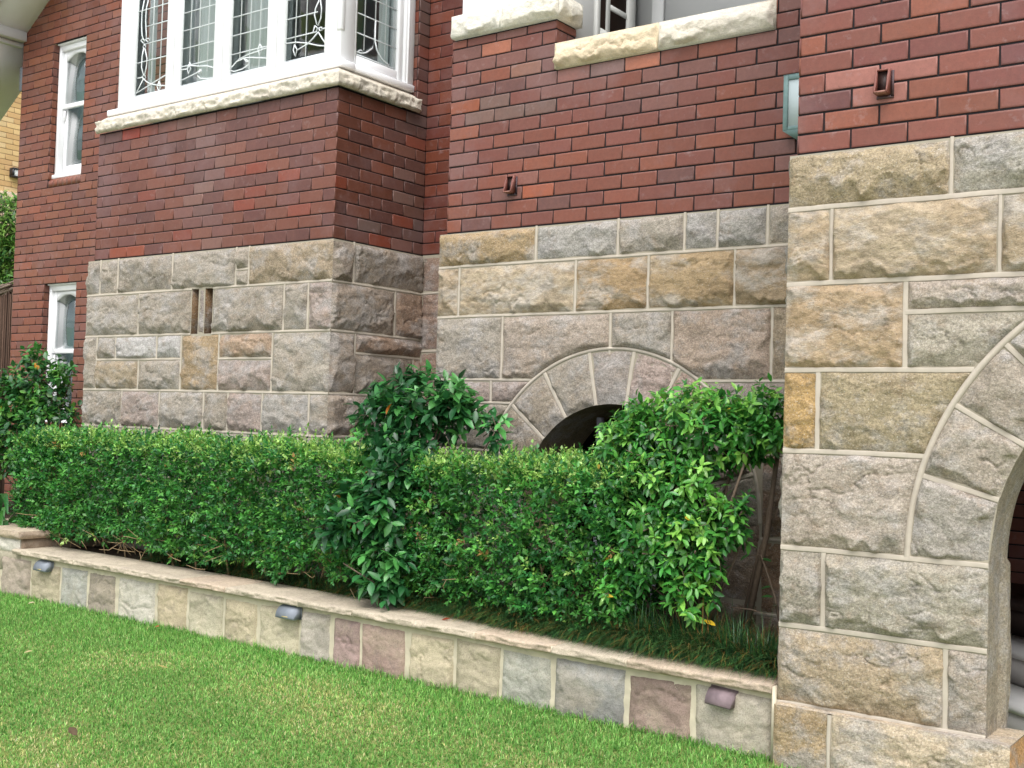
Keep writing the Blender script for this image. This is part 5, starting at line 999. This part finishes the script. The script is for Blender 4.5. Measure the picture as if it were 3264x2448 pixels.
shrub("camellia_shrub", "dark glossy camellia standing up through the gap between the two hedges", "shrub", (-4.75, 5.3, .32),
      [(-4.64, 5.36, 1.50, .30, .2, .22, 2.6), (-4.90, 5.30, 1.40, .15, .16, .2, 1.1), (-4.36, 5.40, 1.50, .16, .15, .16, 1.0), (-4.10, 5.42, 1.38, .07, .07, .10, .22), (-4.62, 5.18, 1.22, .20, .14, .14, 1.0), (-4.54, 5.02, 1.08, .17, .10, .16, 1.1), (-4.66, 4.94, .86, .25, .08, .20, 1.7), (-4.88, 4.90, .76, .13, .06, .12, .7), (-4.50, 4.93, .58, .15, .07, .19, 1.1), (-4.55, 5.06, .9, .15, .14, .3, .9)],
      430, .112, .45, CA, 21, nleaf=7, droop=.22, odd=(S(190, 110, 30), .004), stems=9)
GB = [S(76, 148, 60), S(62, 130, 54), S(98, 168, 70), S(50, 110, 48)]
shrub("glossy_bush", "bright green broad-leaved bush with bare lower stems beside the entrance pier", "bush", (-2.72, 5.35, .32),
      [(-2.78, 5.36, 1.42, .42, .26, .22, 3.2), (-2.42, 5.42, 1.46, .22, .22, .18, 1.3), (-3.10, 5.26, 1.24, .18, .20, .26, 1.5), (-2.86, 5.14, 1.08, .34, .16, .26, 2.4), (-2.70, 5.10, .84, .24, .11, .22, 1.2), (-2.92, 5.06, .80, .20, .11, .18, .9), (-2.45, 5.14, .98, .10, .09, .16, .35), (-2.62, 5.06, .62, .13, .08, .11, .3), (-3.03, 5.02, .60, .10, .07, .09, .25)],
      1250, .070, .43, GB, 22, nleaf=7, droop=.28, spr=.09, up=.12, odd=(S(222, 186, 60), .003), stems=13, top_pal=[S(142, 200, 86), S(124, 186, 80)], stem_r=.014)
shrub("broad_leaf_shrub", "dark round-leaved shrub in front of the lower sash window", "shrub", (-10.35, 6.35, .3),
      [(-10.35, 6.3, 1.58, .38, .25, .28, 2), (-10.75, 6.2, 1.45, .40, .25, .32, 2), (-10.1, 6.3, 1.3, .35, .25, .30, 1.8), (-10.6, 6.15, 1.05, .6, .25, .3, 2.2), (-10.42, 6.3, 1.88, .12, .1, .12, .22), (-9.95, 6.35, 1.78, .10, .1, .14, .25), (-11.2, 6.1, 1.4, .4, .25, .4, 1.2)],
      640, .088, .62, [S(58, 116, 56), S(46, 98, 50), S(76, 138, 60), S(108, 164, 72)], 23, nleaf=6, droop=.18, odd=(S(200, 140, 40), .004), stems=9)
shrub("garden_tree", "light green feathery tree beyond the brushwood fence at the left edge", "tree", (-16.2, 9.3, 0),
      [(-16.0, 9.1, 4.0, .75, .4, .45, 1), (-16.3, 9.2, 3.3, .9, .5, .6, 1.3), (-15.75, 9.2, 3.35, .35, .4, .6, 1), (-16.1, 9.1, 2.6, .9, .5, .6, 1), (-15.5, 9.0, 2.7, .4, .4, .5, .7), (-16.6, 9.3, 1.4, 1.2, .6, 1.0, 1)],
      1500, .15, .34, [S(116, 164, 70), S(86, 136, 58), S(150, 188, 96), S(50, 90, 42)], 24, nleaf=7, droop=.2, detail=1, spr=.22, stems=10, stem_r=.05, up=.5)
# strap-leaved plant at the far left end of the hedge
sp_ = thing("strap_leaf_plant", (-8.86, 5.12, .33), "clump of broad strap leaves at the left end of the long hedge", "plant")
mb = MB(); r = np.random.default_rng(5)
for k in range(34):
    a = r.uniform(0, 2 * math.pi); L = r.uniform(.5, .85); w = r.uniform(.02, .036); h0 = r.uniform(.8, 1.4); n = 9; t = np.linspace(0, 1, n); dirv = np.array([math.cos(a), math.sin(a), 0]); sd = np.array([-math.sin(a), math.cos(a), 0])
    c = np.array([-8.86, 5.12, .33]) + r.normal(0, .05, 3) * [1, 1, 0] + dirv * (L * t ** 1.1)[:, None] * .75 + np.array([0, 0, 1]) * (L * (h0 * t - .95 * t ** 2.4))[:, None]
    ww = w * np.sin(np.pi * np.clip(t * .9 + .08, 0, 1)) ** .6; V = np.concatenate([c - sd * ww[:, None], c - [0, 0, .006], c + sd * ww[:, None]])
    mb.add(V, [(q + o * n, q + 1 + o * n, q + 1 + (o + 1) * n, q + (o + 1) * n) for q in range(n - 1) for o in (0, 1)], col=[S(70, 128, 56), S(96, 150, 64), S(48, 104, 50)][r.integers(0, 3)])
mb.build("foliage", M['leaf'], sp_)
# thin sapling stems beside the pier
sa = thing("bare_sapling", (-2.18, 5.5, .32), "thin bare-stemmed sapling with a few leaves leaning beside the entrance pier", "sapling")
tw = MB(); tw.tube([(-2.30, 5.45, .34), (-2.36, 5.46, .60), (-2.45, 5.48, .80), (-2.52, 5.46, .79)], [.008, .007, .005, .003]); tw.tube([(-2.2, 5.52, .33), (-2.24, 5.5, .9), (-2.20, 5.48, 1.35)], [.008, .006, .003]); tw.tube([(-2.55, 5.5, .33), (-2.44, 5.52, .9), (-2.36, 5.5, 1.5)], [.02, .016, .01], n=8); tw.tube([(-2.6, 5.55, .33), (-2.5, 5.56, .8), (-2.3, 5.55, 1.25)], [.01, .008, .004]); tw.tube([(-2.52, 5.3, .55), (-2.42, 5.31, .55), (-2.34, 5.32, .535)], [.004, .003, .002])
tw.build("stem", M['bark'], sa); mb = MB(); P = np.array([(-2.36, 5.46, .56), (-2.37, 5.46, .60), (-2.38, 5.46, .65), (-2.45, 5.48, .78), (-2.5, 5.46, .80), (-2.2, 5.48, 1.33), (-2.21, 5.48, 1.28), (-2.23, 5.49, 1.1), (-2.3, 5.5, 1.2)])
leaves(mb, P, unit(np.random.default_rng(3).normal(0, 1, (9, 3)) + [-.8, -.3, .3]), np.tile([0, -.4, 1.0], (9, 1)), np.full(9, .06), np.full(9, .026), np.tile(S(58, 112, 52), (9, 1)), detail=2); mb.build("foliage", M['leaf'], sa)

# ------------------------------------------------------------------ mondo grass edging: uncountable
def blades(mb, P, ang, L, w, lean, col, n=4, curl=1.0):
    t = np.linspace(0, 1, n); N = len(P); dirv = np.stack([np.cos(ang), np.sin(ang), np.zeros(N)], -1); sd = np.stack([-np.sin(ang), np.cos(ang), np.zeros(N)], -1)
    hor = L[:, None] * lean[:, None] * t[None] ** 1.5; ver = L[:, None] * np.sqrt(np.clip(1 - (lean[:, None] * .9) ** 2, .05, 1)) * (t[None] - curl * lean[:, None] * .55 * t[None] ** 2.5)
    c = P[:, None, :] + dirv[:, None, :] * hor[..., None] + np.array([0, 0, 1.0]) * ver[..., None]
    ww = (w[:, None] * (1 - t[None] ** 1.6) * .5)[..., None]
    V = np.stack([c - sd[:, None, :] * ww, c + sd[:, None, :] * ww], 2).reshape(N, -1, 3)[:, :2 * n - 1]      # the last pair collapses to the tip
    V[:, -1] = c[:, -1]; k = 2 * n - 1; off = (np.arange(N) * k)[:, None, None]
    Q = np.array([(2 * i, 2 * i + 1, 2 * i + 3, 2 * i + 2) for i in range(n - 2)])[None] + off; T = np.array([(2 * n - 4, 2 * n - 3, 2 * n - 2)])[None] + off
    cs = col[:, None, :] * np.repeat(np.linspace(.75, 1.1, n), 2)[:k][None, :, None]
    mb.add(V.reshape(-1, 3), Q.reshape(-1, 4), T.reshape(-1, 3), cs.reshape(-1, 3))
r = np.random.default_rng(31); nt = 1150; tx = np.where(r.random(nt) < .62, r.uniform(-4.6, -2.08, nt), r.uniform(-7.0, -2.1, nt))
ty = np.interp(tx, [-7, -5.5, -4.5, -3.7, -2.06], [5.18, 5.15, 5.11, 5.03, 4.97]) + np.abs(r.normal(0, .09, nt)); ty = np.where((tx > -2.75) & (r.random(nt) < .45), r.uniform(4.97, 5.32, nt), ty); ts = r.uniform(.75, 1.25, nt)
n = 42000; ti = r.integers(0, nt, n); x = np.clip(tx[ti] + r.normal(0, .012, n), -9, -2.055); y = ty[ti] + r.normal(0, .012, n)
P = np.stack([x, y, .318 + zc(x)], -1); ang = np.where(r.random(n) < .35, r.normal(-math.pi / 2, .7, n), r.uniform(0, 2 * math.pi, n)); L = r.uniform(.14, .26, n) * ts[ti] * np.where(x < -5, .75, 1) * np.where(x > -2.95, 1.2, 1)
cl = np.array([S(66, 114, 62), S(52, 94, 56), S(90, 134, 70), S(40, 74, 48)])[r.integers(0, 4, n)] * np.exp(r.normal(0, .2, n))[:, None]; cl = np.where((r.random(n) < .13)[:, None], S(168, 128, 72) * r.uniform(.7, 1.1, n)[:, None], cl)
mb = MB(); blades(mb, P, ang, L, r.uniform(.0040, .0068, n), np.clip(r.normal(.66, .22, n), .1, .98), cl, n=6, curl=1.75)
tag(mb.build("mondo_grass", M['hedge']), "dark tufted mondo grass edging along the back of the coping", "ground cover", kind="stuff")

# ------------------------------------------------------------------ lawn blades: uncountable
r = np.random.default_rng(41); n = 330000
x = r.uniform(-9.3, -0.2, n); y = r.uniform(1.6, 4.80, n)
keep = (y > 4.55 + (x + 8.3) * -0.60 - .35) & (y > 2.30 + (x + 4.33) * .85 - .35) & ~((x > -2.06) & (y > 4.70)) & (x < -1.0)
x, y = x[keep], y[keep]; n = len(x)
patch = fbm(x * .9, y * .9, 61, 4) * .9 + fbm(x * 3.1, y * 3.1, 62, 3) * .5; wallside = sstep(.9, .05, 4.8 - y)
dry = sstep(-.05, .75, patch + .30 - .75 * wallside + .12 * np.clip(x + 5, -1, 2)); gr = np.array([S(142, 198, 98), S(118, 180, 80), S(166, 214, 122), S(94, 158, 68)])[r.integers(0, 4, n)]
straw = np.array([S(224, 214, 158), S(208, 206, 134), S(190, 204, 120)])[r.integers(0, 3, n)]
isd = r.random(n) < .06 + .46 * dry; cl = np.where(isd[:, None], straw, gr) * np.exp(r.normal(0, .24, n))[:, None]; cl = cl * (1 + .18 * patch)[:, None]
h = (.012 + .012 * r.random(n)) * (1 + .5 * wallside) * np.where(isd, .8, 1); h = np.where(4.8 - y < .06, h * 1.6, h)
mb = MB(); blades(mb, np.stack([x, y, lawn_z(x)], -1), r.uniform(0, 2 * math.pi, n), h * 1.35, r.uniform(.0032, .0062, n), np.clip(r.normal(.62, .24, n), .05, .95), np.clip(cl, 0, 1), n=3)
tag(mb.build("lawn_grass", M['grass']), "short green lawn blades with dry straw-coloured patches", "grass", kind="stuff")

# ------------------------------------------------------------------ fallen leaves
FL = [(-6.21, 4.68, .045, .055, S(190, 110, 70), "orange-brown fallen leaf on the lawn below the white slab of the wall", 0), (-4.46, 2.95, .04, .085, S(110, 90, 70), "curled dark brown fallen leaf near the bottom left of the lawn", 0),
      (-7.55, 4.62, .045, .05, S(214, 196, 160), "pale cream fallen leaf on the lawn near the far left wall light", 0), (-8.10, 4.66, .05, .06, S(170, 104, 56), "rusty fallen leaf on the lawn at the foot of the end pier", 0),
      (-6.09, 3.72, .04, .05, S(206, 190, 140), "straw-coloured fallen leaf alone on the left of the lawn", 0), (-2.50, 5.03, .50, .075, S(226, 190, 50), "yellow fallen leaf lying on the mondo grass", 1), (-4.01, 4.90, .345, .05, S(150, 70, 40), "red-brown fallen leaf lying on the coping beside the grass", 2), (-5.25, 4.0, .04, .07, S(196, 172, 110), "thin pale dry stalk leaf in the middle of the lawn", 0)]
for i, (x, y, z, L, c, lab, kd) in enumerate(FL):
    r = np.random.default_rng(70 + i); mb = MB(); a = r.uniform(-.6, .9) + (math.pi if i % 2 else 0); w = .42 if kd != 0 or i != 7 else .15
    leaves(mb, np.array([[-L / 2 * math.cos(a), -L / 2 * math.sin(a), 0]]), np.array([[math.cos(a), math.sin(a), .12]]), np.array([[.05, -.45, 1.0]]), np.array([L]), np.array([L * w]), np.array([c]), fold=.25, curl=-.12, detail=2)
    o = mb.build("fallen_leaf", M['grass']); o.location = (x, y, z); tag(o, lab, "leaf", "fallen leaves")

for o in scene.objects:
    if "_at" in o: del o["_at"]
